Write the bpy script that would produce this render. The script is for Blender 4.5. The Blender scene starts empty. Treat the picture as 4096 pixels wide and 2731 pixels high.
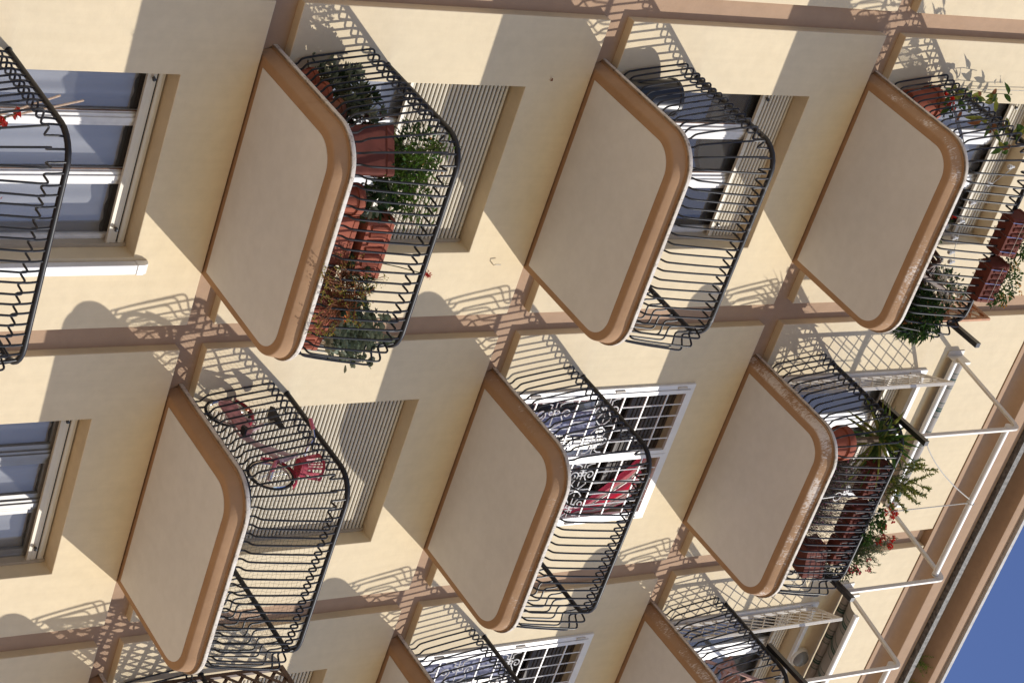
import bpy, bmesh, math, random
from mathutils import Vector, Matrix
random.seed(11)
PI = math.pi
BX, FZ = 3.1972, 3.2            # bay width, storey height
GZ = -7.2                        # street level
sc = bpy.context.scene
COL = sc.collection
V = Vector

# ------------------------------------------------------------------ materials
def nodes(name):
    m = bpy.data.materials.new(name); m.use_nodes = True
    nt = m.node_tree
    return m, nt, nt.nodes['Principled BSDF']

def position(nt, scale=(1, 1, 1)):
    g = nt.nodes.new('ShaderNodeNewGeometry')
    mp = nt.nodes.new('ShaderNodeMapping'); mp.inputs['Scale'].default_value = scale
    nt.links.new(g.outputs['Position'], mp.inputs['Vector'])
    return mp.outputs['Vector']

def noise(nt, vec, scale, detail=4, rough=.55, dist=0):
    n = nt.nodes.new('ShaderNodeTexNoise'); n.inputs['Scale'].default_value = scale
    n.inputs['Detail'].default_value = detail; n.inputs['Roughness'].default_value = rough
    n.inputs['Distortion'].default_value = dist
    nt.links.new(vec, n.inputs['Vector']); return n.outputs['Fac']

def ramp(nt, fac, stops):
    r = nt.nodes.new('ShaderNodeValToRGB')
    el = r.color_ramp.elements
    while len(el) < len(stops): el.new(.5)
    for e, (p, c) in zip(el, stops):
        e.position = p; e.color = (*c, 1) if len(c) == 3 else c
    nt.links.new(fac, r.inputs['Fac']); return r.outputs['Color']

def mixc(nt, fac, a, b, mode='MIX'):
    m = nt.nodes.new('ShaderNodeMix'); m.data_type = 'RGBA'; m.blend_type = mode
    for s, v in ((m.inputs[0], fac), (m.inputs[6], a), (m.inputs[7], b)):
        if isinstance(v, (int, float)): s.default_value = v
        elif isinstance(v, tuple): s.default_value = (*v, 1)
        else: nt.links.new(v, s)
    return m.outputs[2]

def bump(nt, p, fac, strength=.2, dist=.01):
    b = nt.nodes.new('ShaderNodeBump'); b.inputs['Strength'].default_value = strength
    b.inputs['Distance'].default_value = dist
    nt.links.new(fac, b.inputs['Height']); nt.links.new(b.outputs['Normal'], p.inputs['Normal'])

def sc_(c, k): return tuple(min(1, x*k) for x in c)

def plain(name, c, rough=.5, var=.12, nscale=6, bmp=0, metal=0, spec=.5):
    m, nt, p = nodes(name)
    f = noise(nt, position(nt), nscale)
    nt.links.new(ramp(nt, f, [(.3, sc_(c, 1-var)), (.7, sc_(c, 1+var))]), p.inputs['Base Color'])
    p.inputs['Roughness'].default_value = rough; p.inputs['Metallic'].default_value = metal
    p.inputs['Specular IOR Level'].default_value = spec
    if bmp: bump(nt, p, noise(nt, position(nt), nscale*8, 3), bmp, .004)
    return m

def plaster(name, c, var=.05, bmp=.25, drips=.0, blot=0.0):
    m, nt, p = nodes(name)
    v = position(nt)
    f = noise(nt, v, 1.3, 5, .6)
    col = ramp(nt, f, [(.3, sc_(c, 1-var)), (.7, sc_(c, 1+var))])
    f2 = noise(nt, v, 9, 4, .6)
    col = mixc(nt, .5, col, ramp(nt, f2, [(.35, (.93, .93, .93)), (.65, (1.04, 1.04, 1.04))]), 'MULTIPLY')
    if drips:                                     # faint vertical rain streaks and trowel lines
        f3 = noise(nt, position(nt, (9, 9, .5)), 1.6, 4, .6)
        col = mixc(nt, drips, col, ramp(nt, f3, [(.42, (.80, .76, .70)), (.56, (1, 1, 1))]), 'MULTIPLY')
        f4 = noise(nt, position(nt, (.45, .45, 26)), 1.5, 3, .6)
        col = mixc(nt, drips*.12, col, ramp(nt, f4, [(.28, (.78, .74, .68)), (.36, (1, 1, 1))]), 'MULTIPLY')
    if blot:
        f5 = noise(nt, v, 3.2, 6, .75, .8)
        col = mixc(nt, blot, col, ramp(nt, f5, [(.30, (.72, .62, .5)), (.47, (1, 1, 1))]), 'MULTIPLY')
    nt.links.new(col, p.inputs['Base Color'])
    p.inputs['Roughness'].default_value = .88; p.inputs['Specular IOR Level'].default_value = .2
    a = noise(nt, v, 55, 4, .6); b = noise(nt, v, 2.6, 4, .6, .6)
    ad = nt.nodes.new('ShaderNodeMath'); ad.operation = 'MULTIPLY_ADD'; ad.inputs[1].default_value = 6.
    nt.links.new(b, ad.inputs[0]); nt.links.new(a, ad.inputs[2])
    bump(nt, p, ad.outputs[0], bmp, .0035)
    return m

CREAM = (.665, .558, .382)
TAN = (.385, .262, .175)
M = {}
M['cream'] = plaster('cream_plaster', CREAM, .04, .28, .09)
M['brown'] = plaster('tan_plaster', TAN, .06, .25, .1, .15)
M['soffit'] = plaster('soffit_paint', (.655, .66, .66), .035, .12, 0, .03)
M['slab'] = plaster('ochre_tan_slab', (.375, .236, .138), .07, .3, .1, .28)

def salted(name, lo, hi):                         # tan fascia with lime run marks
    m = plaster(name, (.375, .236, .138), .07, .3, .1, .25)
    nt = m.node_tree; p = nt.nodes['Principled BSDF']
    src = p.inputs['Base Color'].links[0].from_socket
    f = noise(nt, position(nt, (62, 62, 3.0)), 1.3, 5, .7, .4)
    g = noise(nt, position(nt), 2.2, 3, .6)
    mu = nt.nodes.new('ShaderNodeMath'); mu.operation = 'MULTIPLY'
    nt.links.new(f, mu.inputs[0]); nt.links.new(g, mu.inputs[1])
    msk = ramp(nt, mu.outputs[0], [(lo, (0, 0, 0)), (hi, (1, 1, 1))])
    geo = nt.nodes.new('ShaderNodeNewGeometry')   # runs only on the steep fascia, not on the flat underside
    sep = nt.nodes.new('ShaderNodeSeparateXYZ'); nt.links.new(geo.outputs['Normal'], sep.inputs[0])
    st = ramp(nt, sep.outputs['Z'], [(0, (1, 1, 1)), (.9, (1, 1, 1))])
    mr = nt.nodes.new('ShaderNodeMapRange'); mr.inputs[1].default_value = -.9; mr.inputs[2].default_value = -.45
    nt.links.new(sep.outputs['Z'], mr.inputs[0])
    m2 = nt.nodes.new('ShaderNodeMath'); m2.operation = 'MULTIPLY'
    nt.links.new(msk, m2.inputs[0]); nt.links.new(mr.outputs[0], m2.inputs[1])
    m3 = nt.nodes.new('ShaderNodeMath'); m3.operation = 'MULTIPLY'; m3.inputs[1].default_value = .8
    nt.links.new(m2.outputs[0], m3.inputs[0])
    nt.links.new(mixc(nt, m3.outputs[0], src, (.74, .69, .63)), p.inputs['Base Color'])
    return m
M['slab_salt'] = salted('ochre_tan_slab_lime_runs', .225, .275)
M['slab_salt2'] = salted('ochre_tan_slab_few_runs', .29, .36)

def marble():
    m, nt, p = nodes('weathered_travertine')
    v = position(nt)
    col = ramp(nt, noise(nt, v, 5, 6, .65, .5), [(.3, (.48, .41, .33)), (.55, (.60, .55, .48)), (.75, (.66, .63, .58))])
    dirt = ramp(nt, noise(nt, v, 24, 8, .72, 1.0), [(.38, (.28, .22, .17)), (.47, (1, 1, 1))])
    col = mixc(nt, .7, col, dirt, 'MULTIPLY')
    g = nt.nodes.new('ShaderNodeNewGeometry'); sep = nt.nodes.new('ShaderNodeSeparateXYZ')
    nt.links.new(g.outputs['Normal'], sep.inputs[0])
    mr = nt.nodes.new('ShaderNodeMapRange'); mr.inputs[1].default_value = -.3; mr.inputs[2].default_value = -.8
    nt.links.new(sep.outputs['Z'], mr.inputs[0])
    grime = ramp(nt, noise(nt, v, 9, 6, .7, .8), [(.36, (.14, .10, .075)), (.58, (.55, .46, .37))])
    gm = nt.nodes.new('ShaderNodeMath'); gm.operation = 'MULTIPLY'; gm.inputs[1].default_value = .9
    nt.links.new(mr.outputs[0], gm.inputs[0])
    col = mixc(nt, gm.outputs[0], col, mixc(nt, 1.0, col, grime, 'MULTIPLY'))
    nt.links.new(col, p.inputs['Base Color']); p.inputs['Roughness'].default_value = .7
    bump(nt, p, noise(nt, v, 60, 5, .7), .3, .002)
    return m
M['marble'] = marble()

def iron():
    m, nt, p = nodes('black_enamelled_iron')
    v = position(nt)
    col = ramp(nt, noise(nt, v, 9, 6, .7), [(.3, (.012, .012, .014)), (.66, (.022, .022, .025)), (.80, (.07, .055, .045))])
    nt.links.new(col, p.inputs['Base Color']); p.inputs['Roughness'].default_value = .45; p.inputs['Specular IOR Level'].default_value = .3
    bump(nt, p, noise(nt, v, 90, 3), .25, .002)
    return m
M['iron'] = iron()
M['iron_flaking'] = None
def flaking():
    m, nt, p = nodes('flaking_black_iron'); v = position(nt)
    col = ramp(nt, noise(nt, v, 12, 8, .75, .6), [(.55, (.014, .014, .016)), (.62, (.14, .13, .12)), (.78, (.33, .30, .27))])
    nt.links.new(col, p.inputs['Base Color']); p.inputs['Roughness'].default_value = .6
    return m
M['iron_flaking'] = flaking()
M['white_paint'] = plain('white_enamel', (.74, .73, .71), .4, .05, 8)
M['white_worn'] = plain('worn_white_wood', (.66, .65, .63), .5, .08, 14, .2)
M['cream_metal'] = plain('cream_enamelled_metal', (.62, .57, .49), .42, .06, 10)
M['alu'] = plain('aluminium_frame', (.26, .25, .235), .4, .06, 12, metal=.4)
M['shutter'] = plain('cream_shutter_plastic', (.62, .56, .445), .45, .04, 4)
M['shutter_gap'] = plain('dark_shutter_slot', (.02, .017, .014), .9)
M['dark'] = plain('dark_interior', (.035, .033, .032), .9)
M['room'] = plain('unlit_room_colour', (.06, .057, .054), .9)  # near-black colour makes the rooms read as unlit
M['rubber'] = plain('black_rubber', (.015, .015, .015), .7)
M['black_plastic'] = plain('black_plastic', (.018, .018, .02), .3)
M['terracotta'] = plain('terracotta_plastic', (.30, .088, .052), .8, .15, 9, 0, 0, .2)
M['terracotta_old'] = plain('rusty_terracotta', (.17, .055, .025), .75, .35, 18, .4)
M['terracotta_dark_shaded'] = plain('dark_shaded_terracotta', (.125, .036, .025), .8, .2, 9, 0, 0, .2)  # dark clay colour; holds painted-in shade of the corner tub and tilted box
M['green_pot'] = plain('lime_green_plastic', (.25, .29, .06), .45, .1)
M['soil'] = plain('potting_soil', (.035, .022, .015), .95, .3, 40)
M['wood'] = plain('orange_stained_wood', (.40, .16, .055), .6, .25, 14, .2)
M['wood_dark'] = plain('dark_brown_wood', (.085, .045, .028), .6, .3, 18)
M['wood_pink'] = plain('salmon_painted_wood', (.52, .31, .24), .5, .08, 8)
M['zinc'] = plain('grey_lead_flashing', (.115, .11, .105), .6, .7, 22, .8)
M['concrete'] = plain('grey_roof_edge', (.45, .44, .42), .8, .15, 18, .3)
M['chrome'] = plain('chrome', (.7, .7, .7), .18, .03, metal=1)
M['pink'] = plain('pink_enamel', (.60, .16, .22), .3, .06)
M['pale_pink'] = plain('pale_pink_printed_plastic', (.58, .26, .29), .4, .4, 26)
M['crimson'] = plain('crimson_plastic', (.40, .03, .06), .5, .08)
M['silver_pink'] = plain('pale_pink_enamel', (.62, .46, .47), .3, .08)
M['orange_plastic'] = plain('orange_reflector', (.8, .17, .02), .3)
M['net'] = plain('dark_green_net', (.02, .028, .024), .7)
M['green_mesh'] = plain('green_mesh_cloth', (.03, .07, .05), .7)
M['rope'] = plain('grey_rope', (.42, .40, .36), .8, .2, 60)
M['bulb'] = plain('clear_bulb_glass', (.6, .58, .55), .08, .03)
M['lampglass'] = plain('frosted_lamp_glass', (.2, .2, .2), .25, .08)
M['curtain'] = plain('white_net_curtain', (.29, .285, .285), .85, .05, 3)
M['screen'] = plain('grey_insect_screen', (.11, .11, .11), .8)
M['shutter_dark'] = plain('dark_brown_shutter', (.07, .058, .05), .6)
M['bluecloth'] = plain('blue_white_cloth', (.26, .27, .37), .85, .25, 30)
M['steel_mesh'] = plain('grey_steel_mesh', (.22, .22, .22), .4, .1, metal=.7)
M['cane'] = plain('pale_cane', (.50, .36, .25), .6, .2, 30)
M['asphalt'] = plain('grey_asphalt', (.16, .15, .14), .9, .15, 3, .2)

def stripes(name, axis_scale, stops, scale=1.0, rough=.85):
    m, nt, p = nodes(name)
    tc = nt.nodes.new('ShaderNodeUVMap')
    sp = nt.nodes.new('ShaderNodeSeparateXYZ'); nt.links.new(tc.outputs[0], sp.inputs[0])
    mu = nt.nodes.new('ShaderNodeMath'); mu.operation = 'MULTIPLY'; mu.inputs[1].default_value = scale
    nt.links.new(sp.outputs['X'], mu.inputs[0])
    fr = nt.nodes.new('ShaderNodeMath'); fr.operation = 'FRACT'; nt.links.new(mu.outputs[0], fr.inputs[0])
    r = nt.nodes.new('ShaderNodeValToRGB'); r.color_ramp.interpolation = 'CONSTANT'
    el = r.color_ramp.elements
    while len(el) < len(stops): el.new(.5)
    for e, (q, c) in zip(el, stops): e.position = q; e.color = (*c, 1)
    nt.links.new(fr.outputs[0], r.inputs['Fac'])
    nt.links.new(r.outputs['Color'], p.inputs['Base Color']); p.inputs['Roughness'].default_value = rough
    return m
RED, WH, DK = (.85, .10, .19), (.74, .70, .64), (.22, .15, .13)
M['redstripe'] = stripes('red_white_striped_cloth', 0, [(0, RED), (.40, WH), (.46, DK), (.50, WH), (.58, DK), (.62, WH), (.70, DK), (.74, WH), (.82, DK), (.86, WH), (.93, RED)], 2.0)
GRN, GL, G2 = (.012, .06, .045), (.30, .275, .25), (.20, .195, .18)  # greys darkened, shade on the fabric is put into the colour
M['awning'] = stripes('green_grey_striped_awning', 0, [(0, GL), (.34, GRN), (.36, G2), (.40, GL), (.43, G2), (.47, GL), (.50, G2), (.53, GRN), (.57, G2), (.60, GRN), (.66, G2), (.69, GL), (.72, G2), (.76, GL), (.79, G2), (.84, GRN), (.86, GL)], 5.0)

def glass(name, tint=(.93, .95, .98)):
    m, nt, p = nodes(name); nt.nodes.remove(p)
    out = nt.nodes['Material Output']
    tr = nt.nodes.new('ShaderNodeBsdfTransparent'); tr.inputs[0].default_value = (*tint, 1)
    gl = nt.nodes.new('ShaderNodeBsdfGlossy'); gl.inputs['Roughness'].default_value = .01
    lw = nt.nodes.new('ShaderNodeLayerWeight'); lw.inputs[0].default_value = .5
    pw = nt.nodes.new('ShaderNodeMath'); pw.operation = 'POWER'; pw.inputs[1].default_value = 3.5
    nt.links.new(lw.outputs['Facing'], pw.inputs[0])
    ma = nt.nodes.new('ShaderNodeMath'); ma.operation = 'MULTIPLY_ADD'; ma.inputs[1].default_value = .85; ma.inputs[2].default_value = .10
    nt.links.new(pw.outputs[0], ma.inputs[0])
    mx = nt.nodes.new('ShaderNodeMixShader')
    nt.links.new(ma.outputs[0], mx.inputs[0]); nt.links.new(tr.outputs[0], mx.inputs[1]); nt.links.new(gl.outputs[0], mx.inputs[2])
    df = nt.nodes.new('ShaderNodeBsdfDiffuse'); df.inputs[0].default_value = (.42, .42, .43, 1)   # even grey diffuse share over the whole pane
    m2 = nt.nodes.new('ShaderNodeMixShader'); m2.inputs[0].default_value = .10
    nt.links.new(mx.outputs[0], m2.inputs[1]); nt.links.new(df.outputs[0], m2.inputs[2])
    nt.links.new(m2.outputs[0], out.inputs[0])
    return m
M['glass'] = glass('window_glass')

def leafmat(name, c, var=.35, rough=.5, trans=.2):
    m, nt, p = nodes(name)
    f = noise(nt, position(nt), 30, 3)
    col = ramp(nt, f, [(.3, sc_(c, 1-var)), (.7, sc_(c, 1+var))])
    nt.links.new(col, p.inputs['Base Color']); p.inputs['Roughness'].default_value = rough; p.inputs['Specular IOR Level'].default_value = .3
    if trans:
        out = nt.nodes['Material Output']
        t = nt.nodes.new('ShaderNodeBsdfTranslucent'); nt.links.new(col, t.inputs[0])
        mx = nt.nodes.new('ShaderNodeMixShader'); mx.inputs[0].default_value = trans
        nt.links.new(p.outputs[0], mx.inputs[1]); nt.links.new(t.outputs[0], mx.inputs[2])
        nt.links.new(mx.outputs[0], out.inputs[0])
    return m
M['lf_bright'] = leafmat('bright_green_leaf', (.11, .20, .035))
M['lf_mid'] = leafmat('mid_green_leaf', (.055, .12, .025))
M['lf_dark'] = leafmat('dark_green_leaf', (.022, .05, .018))
M['lf_olive'] = leafmat('yellow_green_leaf', (.22, .25, .05))
M['lf_grey'] = leafmat('grey_green_succulent_leaf', (.13, .17, .12), .3, .55, .05)
M['lf_blue'] = leafmat('blue_green_succulent_leaf', (.25, .30, .23), .3, .5, .05)
M['lf_deep'] = leafmat('deep_green_rosette_leaf', (.045, .085, .05), .4, .5, .05)
M['lf_burg'] = leafmat('burgundy_leaf', (.085, .012, .02))
M['lf_rust'] = leafmat('rust_red_sedum', (.22, .085, .035), .4)
M['lf_yel'] = leafmat('sedum_yellow_flower', (.36, .32, .05), .3)
M['lf_orange'] = leafmat('orange_leaf', (.75, .17, .02), .2)
M['fl_red'] = leafmat('red_petal', (.60, .018, .012), .2)
M['fl_coral'] = leafmat('coral_red_petal', (.62, .06, .05), .2)
M['fl_white'] = leafmat('white_petal', (.62, .58, .50), .15)
M['fl_pink'] = leafmat('mauve_petal', (.42, .15, .30), .3)
M['fl_magenta'] = leafmat('cerise_petal', (.60, .02, .09), .2)
M['fl_yellow'] = leafmat('orange_yellow_petal', (.70, .34, .02), .2)
M['dry'] = leafmat('dry_grey_brown_twig', (.105, .075, .06), .5, .8, .1)
M['stem'] = leafmat('green_brown_stem', (.09, .085, .04), .3, .7, 0)
M['trunk'] = plain('ringed_yucca_bark', (.16, .115, .08), .85, .4, 40, .6)

# ------------------------------------------------------------------ mesh builder
class MB:
    def __init__(s): s.v = []; s.f = []; s.mi = []; s.uv = {}
    def face(s, idx, m=0): s.f.append(tuple(idx)); s.mi.append(m)
    def add(s, vs): n = len(s.v); s.v += [tuple(p) for p in vs]; return n
    def box(s, x0, x1, y0, y1, z0, z1, m=0):
        n = s.add([(x, y, z) for z in (z0, z1) for y in (y0, y1) for x in (x0, x1)])
        for q in ((0, 2, 3, 1), (4, 5, 7, 6), (0, 1, 5, 4), (2, 6, 7, 3), (0, 4, 6, 2), (1, 3, 7, 5)): s.face([n+i for i in q], m)
    def beam(s, a, b, w, h, up=(0, 0, 1), m=0):         # rectangular bar from a to b, w across, h along up
        a, b = V(a), V(b); d = (b-a).normalized(); up = V(up)
        sd = d.cross(up).normalized(); u2 = sd.cross(d).normalized()
        c = [sd*(w/2*i)+u2*(h/2*j) for i, j in ((-1, -1), (1, -1), (1, 1), (-1, 1))]
        n = s.add([a+q for q in c]+[b+q for q in c])
        for i in range(4): s.face((n+i, n+(i+1) % 4, n+4+(i+1) % 4, n+4+i), m)
        s.face((n+3, n+2, n+1, n), m); s.face((n+4, n+5, n+6, n+7), m)
    def tube(s, pts, r, seg=8, m=0, closed=False, cap=True):
        pts = [V(p) for p in pts]; N = len(pts)
        rs = r if isinstance(r, (list, tuple)) else [r]*N
        t0 = (pts[1]-pts[0]).normalized()
        ref = V((0, 0, 1)) if abs(t0.z) < .9 else V((1, 0, 0))
        u = t0.cross(ref).normalized(); rings = []
        for i in range(N):
            if closed: t = pts[(i+1) % N]-pts[i-1]
            else: t = pts[min(i+1, N-1)]-pts[max(i-1, 0)]
            t = t.normalized(); u = (u-t*u.dot(t)); u = u.normalized() if u.length > 1e-6 else t.orthogonal().normalized()
            w = t.cross(u)
            rings.append(s.add([pts[i]+(u*math.cos(2*PI*k/seg)+w*math.sin(2*PI*k/seg))*rs[i] for k in range(seg)]))
        for i in range(N if closed else N-1):
            a, b = rings[i], rings[(i+1) % N]
            for k in range(seg): s.face((a+k, a+(k+1) % seg, b+(k+1) % seg, b+k), m)
        if cap and not closed:
            s.face([rings[0]+k for k in range(seg)][::-1], m); s.face([rings[-1]+k for k in range(seg)], m)
    def lathe(s, c, prof, seg=24, m=0, axis=None, squash=1):
        c = V(c); rings = []
        ax = V(axis).normalized() if axis else V((0, 0, 1))
        u = ax.orthogonal().normalized(); w = ax.cross(u)
        for r, z in prof:
            rings.append(s.add([c+ax*z+(u*math.cos(2*PI*k/seg)+w*math.sin(2*PI*k/seg)*squash)*r for k in range(seg)]))
        for a, b in zip(rings, rings[1:]):
            for k in range(seg): s.face((a+k, a+(k+1) % seg, b+(k+1) % seg, b+k), m)
    def prism(s, poly, axis, a, b, m=0):                # polygon in the plane across axis, extruded a..b
        def P(p, q):
            return (q, p[0], p[1]) if axis == 'x' else ((p[0], q, p[1]) if axis == 'y' else (p[0], p[1], q))
        n = s.add([P(p, a) for p in poly]+[P(p, b) for p in poly]); N = len(poly)
        for i in range(N): s.face((n+i, n+(i+1) % N, n+N+(i+1) % N, n+N+i), m)
        s.face([n+i for i in range(N)][::-1], m); s.face([n+N+i for i in range(N)], m)
    def leaf(s, b, d, L, w, up=None, m=0, fold=.18, droop=0.0, segs=2, base=.15, belly=.45):
        b, d = V(b), V(d).normalized(); up = V(up) if up else V((random.uniform(-.4, .4), random.uniform(-.4, .4), 1))
        sd = d.cross(up); sd = sd.normalized() if sd.length > 1e-4 else d.orthogonal().normalized()
        nr = sd.cross(d).normalized()
        prof = [(0, base), (belly*.55, .8), (belly, 1), (belly+(1-belly)*.55, .72), (1, 0)] if segs > 1 else [(0, base), (belly, 1), (1, 0)]
        last = None
        for t, k in prof:
            c = b+d*(L*t)+V((0, 0, -droop*L*t*t))
            if k == 0: cur = (s.add([c]),)
            else:
                n = s.add([c+sd*(w*k/2)+nr*(fold*w*k), c, c-sd*(w*k/2)+nr*(fold*w*k)]); cur = (n, n+1, n+2)
            if last:
                if len(cur) == 3:
                    s.face((last[0], last[1], cur[1], cur[0]), m); s.face((last[1], last[2], cur[2], cur[1]), m)
                else:
                    s.face((last[0], last[1], cur[0]), m); s.face((last[1], last[2], cur[0]), m)
            last = cur
    def build(s, name, mat, parent=None, smooth=False, weld=False, world=True):
        me = bpy.data.meshes.new(name); me.from_pydata(s.v, [], s.f)
        mats = mat if isinstance(mat, (list, tuple)) else [mat]
        for q in mats: me.materials.append(q)
        me.polygons.foreach_set('material_index', s.mi)
        if s.uv:
            l = me.uv_layers.new(name='UVMap')
            for lp in me.loops: l.data[lp.index].uv = s.uv.get(lp.vertex_index, (0, 0))
        bm = bmesh.new(); bm.from_mesh(me)
        if weld: bmesh.ops.remove_doubles(bm, verts=bm.verts, dist=1e-5)
        bmesh.ops.recalc_face_normals(bm, faces=bm.faces)
        bm.to_mesh(me); bm.free()
        if smooth:
            me.polygons.foreach_set('use_smooth', [True]*len(me.polygons))
            try: me.set_sharp_from_angle(angle=math.radians(40))
            except Exception: pass
        me.update()
        return link(name, me, parent, world)

def wloc(o):
    p = V(o.location)
    while o.parent: o = o.parent; p += V(o.location)
    return p

def link(name, me, parent=None, world=True, loc=None):
    o = bpy.data.objects.new(name, me); COL.objects.link(o)
    if parent is not None:
        o.parent = parent
        o.location = -wloc(parent) if world else (0, 0, 0)
    if loc is not None: o.location = loc
    return o

def tag(o, label, cat, group=None):
    o['label'] = label; o['category'] = cat
    if group: o['group'] = group
    return o

def thing(name, label, cat, loc=(0, 0, 0), group=None):
    o = bpy.data.objects.new(name, None); COL.objects.link(o); o.location = loc; o.empty_display_size = .2
    return tag(o, label, cat, group)

def bevel(o, w=.006, seg=2):
    md = o.modifiers.new('soft_edges', 'BEVEL'); md.width = w; md.segments = seg; md.limit_method = 'ANGLE'; md.angle_limit = math.radians(40)
    return o

# ------------------------------------------------------------------ ground
g = MB(); g.box(-400, 400, -400, 400, GZ-.3, GZ-.12)
og = g.build('ground', plain('pale_dusty_ground', (.44, .295, .18), .95, .1, .4)); og['kind'] = 'structure'
g = MB(); g.box(-400, 400, -30, -3.0, GZ-.13, GZ-.115)
og = g.build('road', plain('pale_worn_paving', (.48, .335, .20), .9, .12, .8, .2)); og['kind'] = 'structure'
g = MB(); g.box(-400, 400, -3.0, 0.4, GZ-.2, GZ)
og = g.build('pavement', plain('pale_stone_pavement', (.52, .355, .22), .85, .1, 1.2, .2)); og['kind'] = 'structure'

# ------------------------------------------------------------------ the building
bld = thing('apartment_building', 'cream and tan plastered apartment building with bands between wall panels and a moulded roof cornice', 'building', (1.5, 0, GZ))
X0, X1 = -2*BX, 5*BX
LOWZ, PTOP = GZ, 13.275
OPENS = {(0, 0), (0, 1), (0, 2), (0, 3), (1, 0), (1, 1), (1, 2), (1, 3), (2, 1), (2, 2), (2, 3)}
OX0, OX1, OT = .655, 2.285, 2.312
w = MB()
# tan band wall: strips set back behind the panels
for i in range(-2, 5):
    w.box(i*BX-(BX-2.95), i*BX, .09, .30, LOWZ, PTOP+.3)
for k in range(-2, 4):
    z1 = k*FZ; z0 = z1-.245
    for i in range(-2, 5): w.box(i*BX+.0005, i*BX+2.9495, .0905, .2995, z0, z1+.001)
for i in range(-2, 5): w.box(i*BX+.0005, i*BX+2.9495, .0905, .2995, PTOP-.002, PTOP+.3)
w.build('band_wall', M['brown'], bld)
w = MB()
w.box(X0, X1, 9.0, 9.3, LOWZ, 13.9); w.box(X0, X0+.3, .31, 9.0, LOWZ, 13.9); w.box(X1-.3, X1, .31, 9.0, LOWZ, 13.9)
w.box(X0+.3, X1-.3, .31, 9.0, 13.7, 13.9)
w.build('back_wall', M['cream'], bld)
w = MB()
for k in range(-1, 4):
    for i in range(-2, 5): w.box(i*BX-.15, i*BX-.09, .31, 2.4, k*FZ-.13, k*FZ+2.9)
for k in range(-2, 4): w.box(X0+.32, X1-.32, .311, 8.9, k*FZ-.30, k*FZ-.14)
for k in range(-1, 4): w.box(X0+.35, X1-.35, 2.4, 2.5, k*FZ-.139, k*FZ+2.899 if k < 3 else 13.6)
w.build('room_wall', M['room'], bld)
for k in range(-2, 4):
    top = 2.955 if k < 3 else PTOP-3*FZ
    for i in range(-2, 5):
        x, z = i*BX, k*FZ
        w = MB()
        if (i, k) in OPENS:
            w.prism([(x, z), (x+OX0, z), (x+OX0, z+OT), (x+OX1, z+OT), (x+OX1, z), (x+2.95, z), (x+2.95, z+top), (x, z+top)], 'y', 0, .30)
        else:
            w.prism([(x, z), (x+2.95, z), (x+2.95, z+top), (x, z+top)], 'y', 0, .30)
        if k == -2: w.v = [(a, b, max(c, LOWZ)) for a, b, c in w.v]
        bevel(w.build('wall_panel', M['cream'], bld), .007, 2)

# roof cornice, swept along X
def arc(c, r0, r1, a0, a1, n): return [(c[0]+r0*math.cos(math.radians(a0+(a1-a0)*t/n)), c[1]+r1*math.sin(math.radians(a0+(a1-a0)*t/n))) for t in range(n+1)]
prof = [(.08, 13.28), (-.012, 13.282), (-.012, 13.36)]
prof += [(-.012-(.178-.01)*(1-math.cos(t/10*PI/2)), 13.36+.13*math.sin(t/10*PI/2)) for t in range(1, 11)]
prof += [(-.19, 13.497), (-.193, 13.51), (-.193, 13.722), (-.10, 13.73)]
prof += [(-.10-.31*(1-math.cos(t/10*PI/2)), 13.83+.13*math.sin(t/10*PI/2)) for t in range(0, 11)]
prof += [(-.42, 13.963), (-.425, 13.975), (-.425, 14.105), (-.41, 14.112), (.30, 14.112), (.30, 13.30)]
c = MB(); c.prism(prof, 'x', X0, X1)
co = c.build('roof_cornice', M['brown'], bld, smooth=True)
c = MB(); c.prism([(-.262, 13.733), (-.27, 13.728), (-.272, 13.80), (-.265, 13.815), (-.105, 13.835), (-.105, 13.733)], 'x', X0, X1)
# ragged lead edge
c.build('lead_flashing', M['zinc'], bld)
c = MB(); c.prism([(-.472, 14.115), (-.472, 14.165), (-.46, 14.172), (.30, 14.20), (.30, 14.115)], 'x', X0, X1)
c.build('roof_edge', M['concrete'], bld)

# ------------------------------------------------------------------ windows
def wavy_sheet(mb, x0, x1, z0, z1, y, amp=.03, wl=.13, ph=0, n=60, m=0):
    a = []
    for q in range(n+1):
        x = x0+(x1-x0)*q/n
        yy = y+amp*math.sin(2*PI*(x-x0)/wl+ph+1.3*math.sin(5*x+ph))*(.6+.4*math.sin(3.1*x+ph))
        a.append((x, yy))
    k = mb.add([(x, y_, z0) for x, y_ in a]+[(x, y_*1.0+.0, z1) for x, y_ in a])
    for q in range(n): mb.face((k+q, k+q+1, k+n+2+q, k+n+1+q), m)
    return k, a

def shutter(x, z, zb, zt, parent, y=.19, pitch=.0405, mat='shutter'):
    s_ = MB(); zz = zb
    while zz < zt-.002:
        t = min(zz+pitch-.0125, zt)
        s_.prism([(y, zz), (y-.008, zz+.004), (y-.012, (zz+t)/2), (y-.008, t-.004), (y, t), (y+.003, t), (y+.003, zz)], 'x', x+OX0+.012, x+OX1-.012)
        zz += pitch
    s_.box(x+OX0+.014, x+OX1-.014, y+.0032, y+.0115, zb+.002, zt, 1)
    if zb-z > .3: s_.box(x+OX0+.012, x+OX1-.012, y-.016, y+.014, zb-.03, zb-.001, 0)
    return s_.build('roller_shutter', [M[mat], M['shutter_gap']], parent)

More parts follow.
